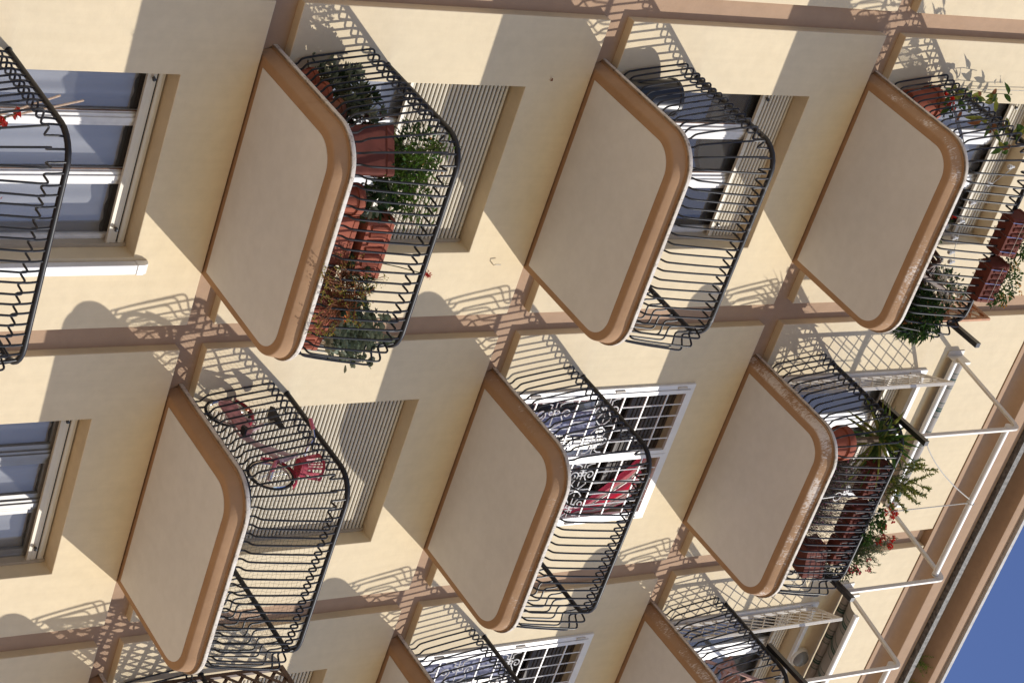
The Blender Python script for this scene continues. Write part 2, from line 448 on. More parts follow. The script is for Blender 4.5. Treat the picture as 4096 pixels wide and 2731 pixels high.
M['frame_beige'] = plain('beige_shutter_casing', (.40, .345, .27), .5, .06, 6)
M['peel'] = plain('peeling_brown_wood', (.12, .06, .035), .8, .4, 40, .4)
def window(i, k, kind, zb, mat='white_worn', curtain=None, st=.014, pitch=.0405):
    x, z = i*BX, k*FZ
    f = MB(); yw = .245
    # outer frame
    f.box(x+OX0+.001, x+OX0+.045, yw, yw+.05, z-.08, z+OT-.03); f.box(x+OX1-.055, x+OX1-.001, yw, yw+.05, z-.08, z+OT-.03)
    f.box(x+OX0+.045, x+OX1-.055, yw+.001, yw+.049, z+OT-.105, z+OT-.03); f.box(x+OX0+.045, x+OX1-.055, yw+.001, yw+.049, z-.08, z-.02)
    if kind == 'three': cuts = [(1.125, 1.225), (1.64, 1.745)]
    else: cuts = [(1.41, 1.53)]
    xs = [OX0+.045]+[q for c_ in cuts for q in c_]+[OX1-.055]
    for a, b in cuts:
        f.box(x+a, x+b, yw-.012, yw+.05, z-.02, z+OT-.105)
        f.box(x+a+.03, x+b-.03, yw-.024, yw-.012, z-.02, z+OT-.107)
    wn = f.build('window', M[mat], bld); bevel(wn, .004, 2)
    zt = z+OT-.106
    for n0, (a, b) in enumerate(zip(xs[::2], xs[1::2])):
        p = MB()
        p.box(x+a, x+a+st, yw+.004, yw+.040, z-.019, zt); p.box(x+b-st, x+b, yw+.004, yw+.040, z-.019, zt)
        p.box(x+a+st, x+b-st, yw+.005, yw+.039, zt-st*1.4, zt-.001); p.box(x+a+st, x+b-st, yw+.005, yw+.039, z-.018, z+.05)
        p.build('sash', M[mat], wn)
        if mat == 'white_worn' and n0 < 2:
            p = MB(); p.box(x+b-st-.011, x+b-st-.0005, yw-.001, yw+.004, z-.018, zt-st*1.5); p.build('peeling_edge', M['peel'], wn)
        p = MB(); n_ = p.add([(x+a+st, yw+.025, z+.05), (x+b-st, yw+.025, z+.05), (x+b-st, yw+.025, zt-st*1.4), (x+a+st, yw+.025, zt-st*1.4)]); p.face((n_, n_+1, n_+2, n_+3)); p.build('pane', M['glass'], wn)
    # guides and casing of the roller shutter
    f = MB(); f.box(x+OX0+.0015, x+OX0+.030, .165, .243, z, z+OT-.002); f.box(x+OX1-.030, x+OX1-.0015, .165, .243, z, z+OT-.002)
    f.box(x+OX0+.030, x+OX1-.030, .204, .243, z+OT-.135, z+OT-.002)
    f.build('shutter_guide', M['frame_beige'], wn)
    if zb is not None: shutter(x, z, z+zb, z+OT-.012, wn, .19, pitch)
    if zb is not None and zb > 1.8:
        for e in (.12, 1.46):
            f = MB(); f.lathe((x+OX0+e, .165, z+zb+.02), [(0, 0), (.014, 0), (.016, .03), (0, .034)], 10, 0, (0, -1, -.3)); f.build('stop_peg', M['black_plastic'], wn)
    f = MB(); f.box(x+OX0+.0012, x+OX1-.0012, .2955, .2998, z+OT-.03, z+OT-.002); f.build('head_slot', M['dark'], wn)
    if curtain:
        f = MB(); wavy_sheet(f, x+OX0+.03, x+OX1-.03, z-.05, z+OT-.165, yw+.10, .022, .16, i*2.1+k, 90)
        f.build('curtain', M[curtain], wn, smooth=True)
    return wn
window(0, 0, 'three', 2.17, 'white_worn', 'curtain', .014, .07)
window(0, 1, 'three', 1.335, 'white_worn', 'curtain')
window(0, 2, 'three', 1.955, 'white_worn', None, .03)
window(0, 3, 'three', 2.05, 'white_paint', 'curtain', .03)
window(1, 0, 'three', 2.17, 'alu', 'curtain', .05, .07)
window(1, 1, 'three', .25, 'white_worn', None)
shutter(BX, 2*FZ, 2*FZ+1.78, 2*FZ+OT-.004, window(1, 2, 'two', None, 'alu', 'screen', .05), .14, .05, 'shutter_dark')
window(1, 3, 'two', 2.1, 'white_paint', None, .04)
window(2, 1, 'three', .25, 'white_worn', None)
shutter(2*BX, 2*FZ, 2*FZ+1.78, 2*FZ+OT-.004, window(2, 2, 'two', None, 'alu', 'screen', .05), .14, .05, 'shutter_dark')
window(2, 3, 'two', 2.1, 'white_paint', None, .04)

# ------------------------------------------------------------------ balconies
def path(hw, dep, r, n=12, y0=.088):
    """open path round the balcony edge: wall - left - front - right - wall, with outward normals"""
    P = [((-hw, y0), (-1, 0)), ((-hw, y0*.5-dep*.2), (-1, 0)), ((-hw, -(dep-r)*.6), (-1, 0)), ((-hw, -(dep-r)), (-1, 0))]
    for t in range(1, n):
        a = PI+PI/2*t/n
        P.append(((-(hw-r)+r*math.cos(a), -(dep-r)+r*math.sin(a)), (math.cos(a), math.sin(a))))
    P += [((-(hw-r), -dep), (0, -1)), ((0, -dep), (0, -1)), ((hw-r, -dep), (0, -1))]
    for t in range(1, n):
        a = 1.5*PI+PI/2*t/n
        P.append((((hw-r)+r*math.cos(a), -(dep-r)+r*math.sin(a)), (math.cos(a), math.sin(a))))
    P += [((hw, -(dep-r)), (1, 0)), ((hw, -(dep-r)*.6), (1, 0)), ((hw, y0*.5-dep*.2), (1, 0)), ((hw, y0), (1, 0))]
    return P
HW, DEP, RAD = .985, 1.322, .27

def sweep(mb, prof, m=0, close=True):
    n0 = []
    for o, z in prof:
        # the edge trim oversails less on the right flank than on the left
        pts = path(HW+(.62*o if o > 0 else o), DEP+o, RAD+.8*o); sh = -.2*max(o, 0)
        n0.append(mb.add([(p[0][0]+sh, p[0][1], z) for p in pts])); N = len(pts)
    for a, b in zip(n0, n0[1:]):
        for q in range(N-1): mb.face((a+q, a+q+1, b+q+1, b+q), m)
    if close:
        mb.face([n0[0]+q for q in range(N)], m); mb.face([n0[-1]+q for q in range(N)][::-1], m)
        mb.face([q for q in n0], m); mb.face([q+N-1 for q in n0][::-1], m)

def cached(fn):
    store = {}
    def g_(*a):
        if a not in store: store[a] = fn(*a)
        return store[a]
    return g_

def as_mesh(mb, name, mats, smooth=True):
    o = mb.build(name, mats, None, smooth); me = o.data; bpy.data.objects.remove(o); return me

@cached
def slab_mesh(matname):
    s_ = MB()
    sweep(s_, [(-.02, -.232), (.004, -.2319), (.016, -.2295), (.024, -.2245), (.030, -.217), (.052, -.165), (.062, -.136), (.063, -.1215), (.080, -.120), (.081, -.112)])
    return as_mesh(s_, 'slab', M[matname])

@cached
def soffit_mesh():
    s_ = MB(); P = [p[0] for p in path(HW-.055, DEP-.055, RAD-.045, 12, -.045)]
    P = [P[0]]+P[3:-3]+[P[-1]]
    n = len(P); k = s_.add([(p[0], p[1], -.2355) for p in P]+[(p[0], p[1], -.228) for p in P])
    s_.face([k+q for q in range(n)][::-1]); s_.face([k+n+q for q in range(n)])
    for q in range(n): s_.face((k+q, k+(q+1) % n, k+n+(q+1) % n, k+n+q))
    return as_mesh(s_, 'soffit_panel', M['soffit'], False)

@cached
def coping_mesh():
    s_ = MB()
    sweep(s_, [(-.03, -.116), (.083, -.116), (.086, -.1195), (.097, -.1195), (.101, -.117), (.103, -.112), (.103, -.086), (.100, -.080), (.093, -.078)])
    return as_mesh(s_, 'coping', M['marble'])

@cached
def floor_mesh():
    s_ = MB(); sweep(s_, [(-.14, -.0788), (-.14, -.005)])
    return as_mesh(s_, 'floor_tiles', M['terracotta_dark_shaded'])

RHW, RDEP, RRAD = .97, 1.277, .235
RAILZ = .905
def rail_point(s_):
    """point and outward normal on the hand-rail line at arc length s_ from the left wall"""
    a = RDEP-RRAD; b = 2*(RHW-RRAD); q = PI/2*RRAD
    if s_ < a: return (-RHW, -s_), (-1, 0)
    s_ -= a
    if s_ < q:
        t = PI+s_/RRAD; return (-(RHW-RRAD)+RRAD*math.cos(t), -(RDEP-RRAD)+RRAD*math.sin(t)), (math.cos(t), math.sin(t))
    s_ -= q
    if s_ < b: return (-(RHW-RRAD)+s_, -RDEP), (0, -1)
    s_ -= b
    if s_ < q:
        t = 1.5*PI+s_/RRAD; return ((RHW-RRAD)+RRAD*math.cos(t), -(RDEP-RRAD)+RRAD*math.sin(t)), (math.cos(t), math.sin(t))
    s_ -= q
    return (RHW, -(RDEP-RRAD)+s_), (1, 0)
RLEN = 2*(RDEP-RRAD)+2*(RHW-RRAD)+PI*RRAD
NBAR = 49
BARS = [.035+(RLEN-.07)*q/(NBAR-1) for q in range(NBAR)]

BARP = [(-.004, -.012), (-.004, .040), (.000, .056), (.009, .067), (.022, .075), (.036, .084), (.047, .097), (.055, .117), (.064, .160), (.076, .22), (.104, .38), (.136, .59),
        (.147, .655), (.150, .692), (.147, .708), (.137, .721), (.121, .728), (.092, .730), (.062, .730), (.036, .731), (.021, .737), (.012, .752),
        (.010, .772), (.012, .80), (.010, .84), (.002, .895)]
@cached
def bar_mesh(_=0):
    s_ = MB(); s_.tube([(r, 0, z) for r, z in BARP], .0088, 7)
    return as_mesh(s_, 'baluster', M['iron'])

@cached
def rail_mesh(matname):
    s_ = MB(); n = 70
    s_.tube([(*rail_point(RLEN*q/n)[0], RAILZ) for q in range(n+1)], .0235, 12)
    for e in (-1, 1):
        s_.lathe((e*RHW, .0, RAILZ), [(.0, -.0), (.03, -.0), (.03, -.006), (.0, -.008)], 14, 0, (0, 1, 0))
    return as_mesh(s_, 'top_rail', M[matname])

@cached
def base_mesh():
    s_ = MB(); n = 60; pts = []
    for q in range(n+1):
        (px, py), (nx, ny) = rail_point(RLEN*q/n); pts.append((px-nx*.004, py-ny*.004, nx, ny))
    for a, b in zip(pts, pts[1:]):
        k = s_.add([(p[0]+p[2]*e*.014, p[1]+p[3]*e*.006, z) for p in (a, b) for e in (-1, 1) for z in (-.022, .0)])
        for f in ((0, 1, 5, 4), (2, 6, 7, 3), (0, 4, 6, 2), (1, 3, 7, 5)): s_.face([k+j for j in f])
    for q in (2, 14, 22, 30, 38, 46, 58):
        p = pts[q]; s_.box(p[0]-.007, p[0]+.007, p[1]-.007, p[1]+.007, -.08, -.02)
    return as_mesh(s_, 'base_rail', M['iron'], False)

def balcony(i, k, label, slab='slab', rail='iron'):
    t = thing('balcony', label, 'balcony', (i*BX+1.475, 0, k*FZ), 'balconies with curved iron railings')
    sl = link('slab', slab_mesh(slab), t, False)
    link('soffit_panel', soffit_mesh(), t, False)
    link('coping', coping_mesh(), t, False)
    link('floor_tiles', floor_mesh(), t, False)
    link('top_rail', rail_mesh(rail), t, False)
    link('base_rail', base_mesh(), t, False)
    for q, s_ in enumerate(BARS):
        (px, py), (nx, ny) = rail_point(s_)
        o = link('baluster', bar_mesh(), t, False, (px, py, 0))
        o.rotation_euler = (random.uniform(-.006, .006), random.uniform(-.006, .006), math.atan2(ny, nx)+random.uniform(-.03, .03))
    return t
balcony(0, 0, 'cut off balcony at the picture edge with coral flowers and canes behind its black rail')
balcony(0, 1, 'balcony crowded with succulents and terracotta troughs, red aloe flower by its rail')
balcony(0, 2, 'bare balcony holding only a black bucket, its hand rail flaking to grey metal', 'slab', 'iron_flaking')
balcony(0, 3, 'balcony with brown troughs of yellow flowers hung outside and white streaks on its fascia', 'slab_salt2')
balcony(1, 1, 'balcony with a pink bicycle behind fine dark netting')
balcony(1, 2, 'empty balcony before a white grille door with a red striped curtain', 'slab_salt2')
balcony(1, 3, 'balcony full of red geraniums and shrubs with heavy white lime runs on its fascia', 'slab_salt')
balcony(2, 1, 'balcony with brown wooden trellis and green mesh just entering the bottom edge')
balcony(2, 2, 'half visible balcony before a white scrolled grille with no curtain, at the bottom edge')
balcony(2, 3, 'balcony with a salmon folding chair below a lowered striped awning', 'slab_salt2')
# ------------------------------------------------------------------ white security grilles
def grille_frame(i, k, label, leaves, scroll=True):
    x, z = i*BX, k*FZ
    t = thing('security_grille', label, 'window grille', (x+1.48, 0, z), 'white security grilles')
    f = MB(); a, b, top = OX0-.005, OX1+.025, 2.345
    f.box(x+a, x+a+.055, -.028, .02, z-.004, z+top); f.box(x+b-.055, x+b, -.028, .02, z-.004, z+top)
    f.box(x+a+.055, x+b-.055, -.0275, .0195, z+top-.055, z+top-.0005)
    bevel(f.build('outer_frame', M['white_paint'], t), .004)
    return t, x, z, a, b, top
def spiral(mb, cx, cz, y, r0, turns, a0, sgn, r=.0065):
    pts = []
    for q in range(26):
        u = q/25; a = a0+sgn*turns*2*PI*u; rr = r0*(1-.82*u)
        pts.append((cx+rr*math.cos(a), y, cz+rr*math.sin(a)))
    mb.tube(pts, r, 6); return pts[0]
def scrollwork(mb, xa, xb, za, zb, y):
    mx, mz = (xa+xb)/2, (za+zb)/2; w_, h_ = (xb-xa), (zb-za)
    for sx in (-1, 1):
        for sz in (-1, 1):
            def T(u, v): return (mx+sx*u*w_/2, y, mz+sz*v*h_/2)
            c = T(.52, .62)
            p0 = spiral(mb, c[0], c[2], y, .062, 1.35, math.atan2(-sz*.6, -sx*1.0), sx*sz)
            mb.tube([T(.03, .03), T(.10, .30), T(.22, .55), p0], .0065, 6)
            c2 = T(.60, .16)
            p1 = spiral(mb, c2[0], c2[2], y, .045, 1.2, math.atan2(sz*.3, sx*1.0), -sx*sz)
            mb.tube([T(.93, .75), T(.92, .45), T(.85, .2), p1], .0065, 6)
    mb.tube([(xa, y, mz), (mx-.05, y, mz)], .006, 6); mb.tube([(mx+.05, y, mz), (xb, y, mz)], .006, 6)
    mb.tube([(mx, y, za), (mx, y, mz-.03)], .006, 6); mb.tube([(mx, y, mz+.03), (mx, y, zb)], .006, 6)
    mb.box(mx-.02, mx+.02, y-.012, y+.012, mz-.02, mz+.02)
def closed_grille(i, k, label):
    t, x, z, a, b, top = grille_frame(i, k, label, 2)
    mid = x+(a+b)/2
    for xa, xb in ((x+a+.058, mid-.003), (mid+.003, x+b-.058)):
        f = MB(); y0, y1 = -.040, -.006
        f.box(xa, xa+.042, y0, y1, z+.03, z+top-.06); f.box(xb-.042, xb, y0, y1, z+.03, z+top-.06)
        f.box(xa+.042, xb-.042, y0+.001, y1-.001, z+top-.10, z+top-.061); f.box(xa+.042, xb-.042, y0+.001, y1-.001, z+.031, z+.07)
        lf = f.build('grille_leaf', M['white_paint'], t)
        n = 5; u0, u1 = xa+.042, xb-.042
        for za, zb, cross in ((.07, .45, (.45,)), (.95, 1.17, (.95, 1.17)), (1.50, top-.10, (1.50, 1.78, 2.03))):
            f = MB()
            for q in range(1, n): xx = u0+(u1-u0)*q/n; f.tube([(xx, -.022, z+za), (xx, -.022, z+zb)], .0068, 6)
            for zz in cross: f.box(u0, u1, -.030, -.016, z+zz-.007, z+zz+.007)
            f.build('bar_lattice', M['white_paint'], lf)
        for za, zb in ((1.177, 1.493), (.457, .943)):
            f = MB(); scrollwork(f, u0, u1, z+za, z+zb, -.022); f.build('scroll_rods', M['white_paint'], lf)  # scrollwork of curled rods, several pieces in one mesh
    for xx in (x+a+.03, x+b-.03):
        for zz in (.35, 1.35, 2.12): f = MB(); f.lathe((xx, -.036, z+zz), [(0, 0), (.011, 0), (.011, .11), (0, .11)], 10); f.build('hinge', M['cream_metal'], t)
    return t
def leaf_grille(i, k, label):
    t, x, z, a, b, top = grille_frame(i, k, label, 2)
    # one leaf swung open past a right angle, latticed with diagonal bars
    p = V((x+.70, -.035, 0)); d = V((-.40, -.90, 0)).normalized(); W_ = .49; zt, zb_ = z+2.255, z+.02
    def Q(u, zz, o=0): q = p+d*u; return (q.x, q.y, zz)
    f = MB(); nrm = (d.y, -d.x, 0)
    f.beam(Q(.018, zb_), Q(.018, zt), .034, .036, nrm); f.beam(Q(W_-.018, zb_), Q(W_-.018, zt), .034, .036, nrm)
    f.beam(Q(.036, zt-.018), Q(W_-.036, zt-.018), .034, .035, (0, 0, 1)); f.beam(Q(.036, zb_+.018), Q(W_-.036, zb_+.018), .034, .035, (0, 0, 1))
    lf = f.build('grille_leaf', M['cream_metal'], t); bevel(lf, .003)
    f = MB(); u0, u1, z0, z1 = .036, W_-.036, zb_+.036, zt-.036; st = .175
    for sgn, off in ((1, .006), (-1, -.006)):
        q = -10
        c = z0-(u1-u0) if sgn > 0 else z0
        c += .06
        while c < z1+(0 if sgn > 0 else (u1-u0)):
            # line z = c + sgn*(u-u0)
            ua, ub = u0, u1
            if sgn > 0: ua = max(ua, u0+(z0-c)); ub = min(ub, u0+(z1-c))
            else: ua = max(ua, u0+(c-z1)); ub = min(ub, u0+(c-z0))
            if ub-ua > .01:
                A = V(Q(ua, c+sgn*(ua-u0))); B = V(Q(ub, c+sgn*(ub-u0))); o = V(nrm)*off
                f.tube([A+o, B+o], .0068, 6)
            c += st
    f.build('lattice', M['cream_metal'], lf)
    for zz in (.4, 2.08): f = MB(); f.lathe((x+.675, -.04, z+zz), [(0, 0), (.014, 0), (.014, .13), (0, .13)], 10); f.build('hinge', M['cream_metal'], t)
    f = MB(); f.box(x+b-.16, x+b-.06, -.034, -.03, z+1.9, z+1.97); f.build('striker_plate', M['white_paint'], t)
    return t
closed_grille(1, 2, 'closed white grille with scrollwork, red striped curtain gathered behind its bars')
closed_grille(2, 2, 'closed white grille with scrollwork and plain glass behind, at the bottom edge')
leaf_grille(1, 3, 'white diamond lattice grille swung open beside the yucca')
leaf_grille(2, 3, 'white diamond lattice grille swung open above the salmon folding chair')

# red striped curtain gathered and tied in front of the glass, and the hung lengths near the left edge
def cloth_strip(mb, rows, amp=.03, folds=7, n=44, m=0):
    """rows: (left point, right point, fold amplitude scale); a pleated sheet through them"""
    R = []
    for (A, B, k) in rows:
        A, B = V(A), V(B); row = []
        for q in range(n+1):
            u = q/n; p = A.lerp(B, u)
            p.y += amp*k*(math.sin(2*PI*folds*u+.6*math.sin(4*u))+.4*math.sin(2*PI*folds*2.3*u+1))
            row.append(mb.add([p])); mb.uv[row[-1]] = (u, 0)
        R.append(row)
    for a, b in zip(R, R[1:]):
        for q in range(n): mb.face((a[q], a[q+1], b[q+1], b[q]), m)
x, z = BX, 2*FZ
tc = thing('curtain', 'red and white striped curtain gathered and tied behind the white scrolled grille', 'curtain', (x+1.9, .08, z))
f = MB()
cloth_strip(f, [((x+1.52, .10, z+2.19), (x+2.06, .10, z+2.2), 1), ((x+1.74, .09, z+2.02), (x+2.17, .09, z+2.1), .9), ((x+1.93, .08, z+1.80), (x+2.23, .08, z+1.92), .8),
                ((x+2.09, .06, z+1.60), (x+2.24, .07, z+1.74), .7), ((x+2.14, .05, z+1.50), (x+2.21, .05, z+1.52), .4), ((x+2.12, .05, z+1.44), (x+2.25, .05, z+1.42), .7), ((x+2.10, .04, z+1.1), (x+2.27, .05, z+1.1), .8), ((x+2.10, .04, z+.3), (x+2.27, .05, z+.3), .8)])
f.build('gathered_cloth', M['redstripe'], tc, smooth=True)
f = MB(); cloth_strip(f, [((x+.69, .11, z+2.2), (x+.80, .11, z+2.2), .7), ((x+.69, .11, z+1.7), (x+.84, .11, z+1.75), .8), ((x+.69, .10, z+1.2), (x+.86, .10, z+1.2), .8), ((x+.69, .10, z+.1), (x+.86, .10, z+.1), .8)], .025, 3)
f.build('drawn_cloth', M['redstripe'], tc, smooth=True)
for (i, xa, xb, lab) in ((1, 1.0, 1.36, 'blue and white cloth hanging in the window behind the red striped curtain'), (2, .74, 1.25, 'pale blue cloths hanging behind the grille with no red curtain')):
    f = MB(); cloth_strip(f, [((i*BX+xa, .17, 6.4+1.35), (i*BX+xb, .17, 6.4+1.5), .6), ((i*BX+xa+.05, .17, 6.4+1.0), (i*BX+xb-.05, .17, 6.4+1.0), .7), ((i*BX+xa, .17, 6.4+.3), (i*BX+xb, .17, 6.4+.3), .7)], .02, 5)
    tag(f.build('hanging_cloth', M['bluecloth'], None, smooth=True), lab, 'cloth')

# ------------------------------------------------------------------ awnings on the top storey
def awning(i, label, drop):
    x = i*BX; xl, xr = x+.473, x+2.453; zf = 9.6
    t = thing('awning', label, 'awning', (x+1.47, 0, zf+2.6))
    for s_, xx in ((-1, xl), (1, xr)):
        f = MB()
        f.prism([(-.012, zf+2.56), (-.105, zf+2.56), (-.15, zf+2.60), (-.15, zf+2.79), (-.012, zf+2.79)], 'x', xx-s_*(-.0)-.004-.02*s_, xx+.004-.02*s_)
        f.box(xx-.06-.02*s_, xx+.02-.02*s_, -.012, .0-.001, zf+2.555, zf+2.795)
        f.box(xx-.02*s_-.03*(s_ > 0), xx-.02*s_+.03*(s_ < 0), -.15, -.146, zf+2.70, zf+2.79)
        f.lathe((xx-.02*s_, -.085, zf+2.68), [(0, -.02), (.02, -.02), (.02, .02), (0, .02)], 12, 0, (1, 0, 0))
        bevel(f.build('wall_bracket', M['cream_metal'], t), .003)
        # folded guide: arm out from the wall, rounded elbow, leg down to the support bar
        f = MB(); pts = [V((xx, -.10, zf+2.635)), V((xx, -.5, zf+2.56)), V((xx, -1.16, zf+2.44))]
        E = V((xx, -1.345, zf+2.395))
        pts += [V((xx, -1.25, zf+2.422)), V((xx, -1.31, zf+2.40)), V((xx, -1.338, zf+2.365)), V((xx, -1.342, zf+2.31))]
        pts += [V((xx, -1.340, zf+1.9)), V((xx, -1.335, zf+1.02))]
        for a, b in zip(pts, pts[1:]): 
            d = (b-a).normalized(); f.beam(a-d*.004, b+d*.004, .030, .05, (0, -d.z, d.y))
        bevel(f.build('guide_arm', M['cream_metal'], t), .006, 2)
        f = MB(); f.lathe((xx+.017*s_*-1, -1.29, zf+2.345), [(0, -.005), (.06, -.005), (.06, .005), (0, .005)], 16, 0, (1, 0, 0)); f.build('elbow_plate', M['cream_metal'], t)
        f = MB(); f.beam((xx+.002, -.73, zf+.958), (xx, -1.46, zf+.985), .052, .055)
        f.build('support_bar', M['black_plastic'], t)
    f = MB(); f.tube([(xl+.03, -1.275, zf+2.325), (x+1.45, -1.278, zf+2.318), (xr-.03, -1.275, zf+2.325)], .033, 14); f.build('front_tube', M['white_paint'], t, smooth=True)
    f = MB(); n = 60; r0 = .055; cy, cz = -.085, zf+2.685
    ring = []
    for q in range(n+1):
        xx = xl+.04+(xr-xl-.08)*q/n; row = []
        for a in range(13):
            th = 2*PI*a/12; rr = r0*(1+.02*math.sin(q*.9)); row.append(f.add([(xx, cy+rr*math.cos(th), cz+rr*math.sin(th))])); f.uv[row[-1]] = (q/n, a/12)
        ring.append(row)
    for a, b in zip(ring, ring[1:]):
        for q in range(12): f.face((a[q], a[q+1], b[q+1], b[q]))
    f.build('fabric_roll', M['awning'], t, smooth=True)
    by, bz = (-.10, zf+2.60) if not drop else (-.455, zf+2.485)
    if drop:
        f = MB(); rows = []
        for v in range(13):
            u = v/12; row = []
            for q in range(n+1):
                s_ = q/n; xx = xl+.04+(xr-xl-.08)*s_
                p = (xx, cy-.05+(by-cy+.05)*u, cz+(bz+.02-cz)*u-.05*math.sin(PI*u)*(1+.35*math.sin(17*s_))-.006*math.sin(40*s_+3*u))
                row.append(f.add([p])); f.uv[row[-1]] = (s_, u)
            rows.append(row)
        for a, b in zip(rows, rows[1:]):
            for q in range(n): f.face((a[q], a[q+1], b[q+1], b[q]))
        f.build('fabric', M['awning'], t, smooth=True)
    f = MB(); f.tube([(xl+.035, by, bz), (xr-.035, by, bz)], .030, 14); f.box(xl+.05, xr-.05, by-.012, by+.03, bz+.01, bz+.05)
    f.build('front_bar', M['white_paint'], t, smooth=True)
    return t
awning(1, 'awning rolled shut against the wall, its white arms folded out over the yucca', False)
awning(2, 'awning with green and grey striped fabric partly lowered near the round wall lamp', True)
f = MB(); f.beam((2.462, -.84, 10.545), (2.455, -1.53, 10.56), .05, .055)
tag(f.build('metal_bar', M['black_plastic']), 'black square bar resting on the rail beside the wooden trellis', 'bar')

def sag(a, b, s_, n=16): return [V(a).lerp(V(b), q/n)+V((0, 0, -s_*4*(q/n)*(1-q/n))) for q in range(n+1)]
f = MB(); f.tube(sag((3.67, -1.45, 10.59), (4.62, -1.275, 11.885), .09), .0065, 6)
tag(f.build('rope', M['rope']), 'grey rope sagging from the black bar end up to the white awning tube', 'rope')
f = MB(); f.tube(sag((4.66, -1.29, 10.51), (4.67, -1.275, 11.885), 0), .006, 6); f.tube([(4.67+.0, -1.275+.038*math.cos(q), 11.925+.038*math.sin(q)) for q in [j*PI/6 for j in range(13)]], .0065, 6); f.tube([(4.66, -1.277+.025*math.cos(q), 10.505+.025*math.sin(q)) for q in [j*PI/6 for j in range(13)]], .0065, 6)
tag(f.build('rope', M['rope']), 'taut grey rope tied straight up from hand rail to white awning tube', 'rope')

# round bulkhead lamp, white conduit, hooks
t = thing('wall_lamp', 'round grey bulkhead lamp on the cream wall under the lowered awning', 'lamp', (7.86, 0, 12.02))
f = MB(); f.lathe((7.86, .002, 12.02), [(0, 0), (.125, 0), (.13, .02), (.12, .045), (.098, .055)], 28, 0, (0, -1, 0)); f.build('housing', M['cream_metal'], t, smooth=True)
f = MB(); f.lathe((7.86, -.045, 12.02), [(.10, 0), (.098, .03), (.08, .06), (.045, .078), (0, .085)], 28, 0, (0, -1, 0)); f.build('lamp_glass', M['lampglass'], t, smooth=True)
t = thing('pipe_trunking', 'white square pipe trunking climbing the wall beside the cut off balcony window', 'pipe cover', (2.36, 0, 1.8))
f = MB(); f.box(2.312, 2.402, -.07, -.001, -1.2, 2.33); bevel(f.build('trunking', M['white_paint'], t), .008, 3)
f = MB(); f.prism([(-.001, 2.332), (-.073, 2.332), (-.073, 2.39), (-.055, 2.425), (-.02, 2.44), (-.001, 2.44)], 'x', 2.309, 2.405); bevel(f.build('elbow', M['white_paint'], t), .006, 3)
for (hx, hz, lab) in ((2.408, 5.80, 'small bent metal hook on the cream wall right of the closed shutter'), (.585, 5.75, 'tiny rusty stub on the shaded wall above the closed shutter')):
    f = MB()
    if hx > 1: f.tube([(hx, 0, hz), (hx-.005, -.035, hz-.005), (hx-.02, -.045, hz+.0), (hx-.02, -.05, hz+.055)], .005, 6)
    else: f.tube([(hx, 0, hz), (hx-.01, -.02, hz-.004), (hx-.03, -.025, hz-.012)], .006, 6)
    tag(f.build('wall_hook', M['cream_metal'] if hx > 1 else M['terracotta_old']), lab, 'hook')

# ------------------------------------------------------------------ pots and planting
R_ = random.Random(5)
def rnd(a, b): return R_.uniform(a, b)
def rdir(zmin=-1, zmax=1):
    zz = rnd(zmin, zmax); a = rnd(0, 2*PI); s_ = math.sqrt(max(0, 1-zz*zz)); return V((s_*math.cos(a), s_*math.sin(a), zz))
def in_ell(c, r):
    while True:
        p = V((rnd(-1, 1), rnd(-1, 1), rnd(-1, 1)))
        if p.length < 1: return V(c)+V((p.x*r[0], p.y*r[1], p.z*r[2])), p
def round_pot(parent, c, r, h, mat, rim=True):
    f = MB(); p = [(0, 0), (r*.72, 0), (r*.76, .01), (r*.93, h*.78), (r*.95, h*.8)]
    p += [(r*1.06, h*.8), (r*1.08, h*.84), (r*1.08, h*.98), (r*1.05, h), (r*.95, h), (r*.9, h*.9)] if rim else [(r, h*.98), (r*1.03, h), (r*.95, h), (r*.9, h*.92)]
    f.lathe(c, p, 28); o = f.build('pot', mat, parent, smooth=True)
    f = MB(); f.lathe(c, [(0, h*.9), (r*.9, h*.905)], 20); f.build('soil', M['soil'], parent)
    return o
def trough(parent, c, L_, W_, H_, mat, rot=0, ribs=True, tilt=0, flare=.82):
    f = MB(); cs, sn = math.cos(rot), math.sin(rot)
    def T(u, v, zz):
        u2, v2 = u*cs-v*sn, u*sn+v*cs
        return (c[0]+u2, c[1]+v2, c[2]+zz+u*tilt)
    def ring(l, w_, zz, r=.03, n=4):
        P = []
        for qx, qy, a0 in ((1, 1, 0), (-1, 1, PI/2), (-1, -1, PI), (1, -1, 1.5*PI)):
            for j in range(n+1):
                a = a0+PI/2*j/n; P.append(T(qx*(l/2-r)+r*math.cos(a), qy*(w_/2-r)+r*math.sin(a), zz))
        return f.add(P), len(P)
    rs = [ring(L_*(flare+.08), W_*flare, 0), ring(L_*(flare+.10), W_*(flare+.02), .012), ring(L_*.965, W_*.94, H_*.84), ring(L_*.97, W_*.95, H_*.85), ring(L_*1.0, W_*1.0, H_*.86), ring(L_*1.01, W_*1.03, H_*.99), ring(L_*1.0, W_*1.0, H_), ring(L_*.94, W_*.86, H_), ring(L_*.92, W_*.82, H_*.86)]
    for (a, n), (b, _) in zip(rs, rs[1:]):
        for q in range(n): f.face((a+q, a+(q+1) % n, b+(q+1) % n, b+q))
    f.face([rs[0][0]+q for q in range(n)][::-1]); f.face([rs[-1][0]+q for q in range(n)], 1)
    if ribs:
        nn = max(4, int(L_/.07))
        for q in range(nn):
            u = -L_*.42+L_*.84*(q+.5)/nn
            for s_ in (-1, 1):
                a, b = T(u, s_*W_*.47*(flare+.07), H_*.18), T(u, s_*W_*.484, H_*.78)
                f.tube([a, b], L_*.84/nn*.36, 6)
    return f.build('pot', [mat, M['soil']], parent, smooth=False)
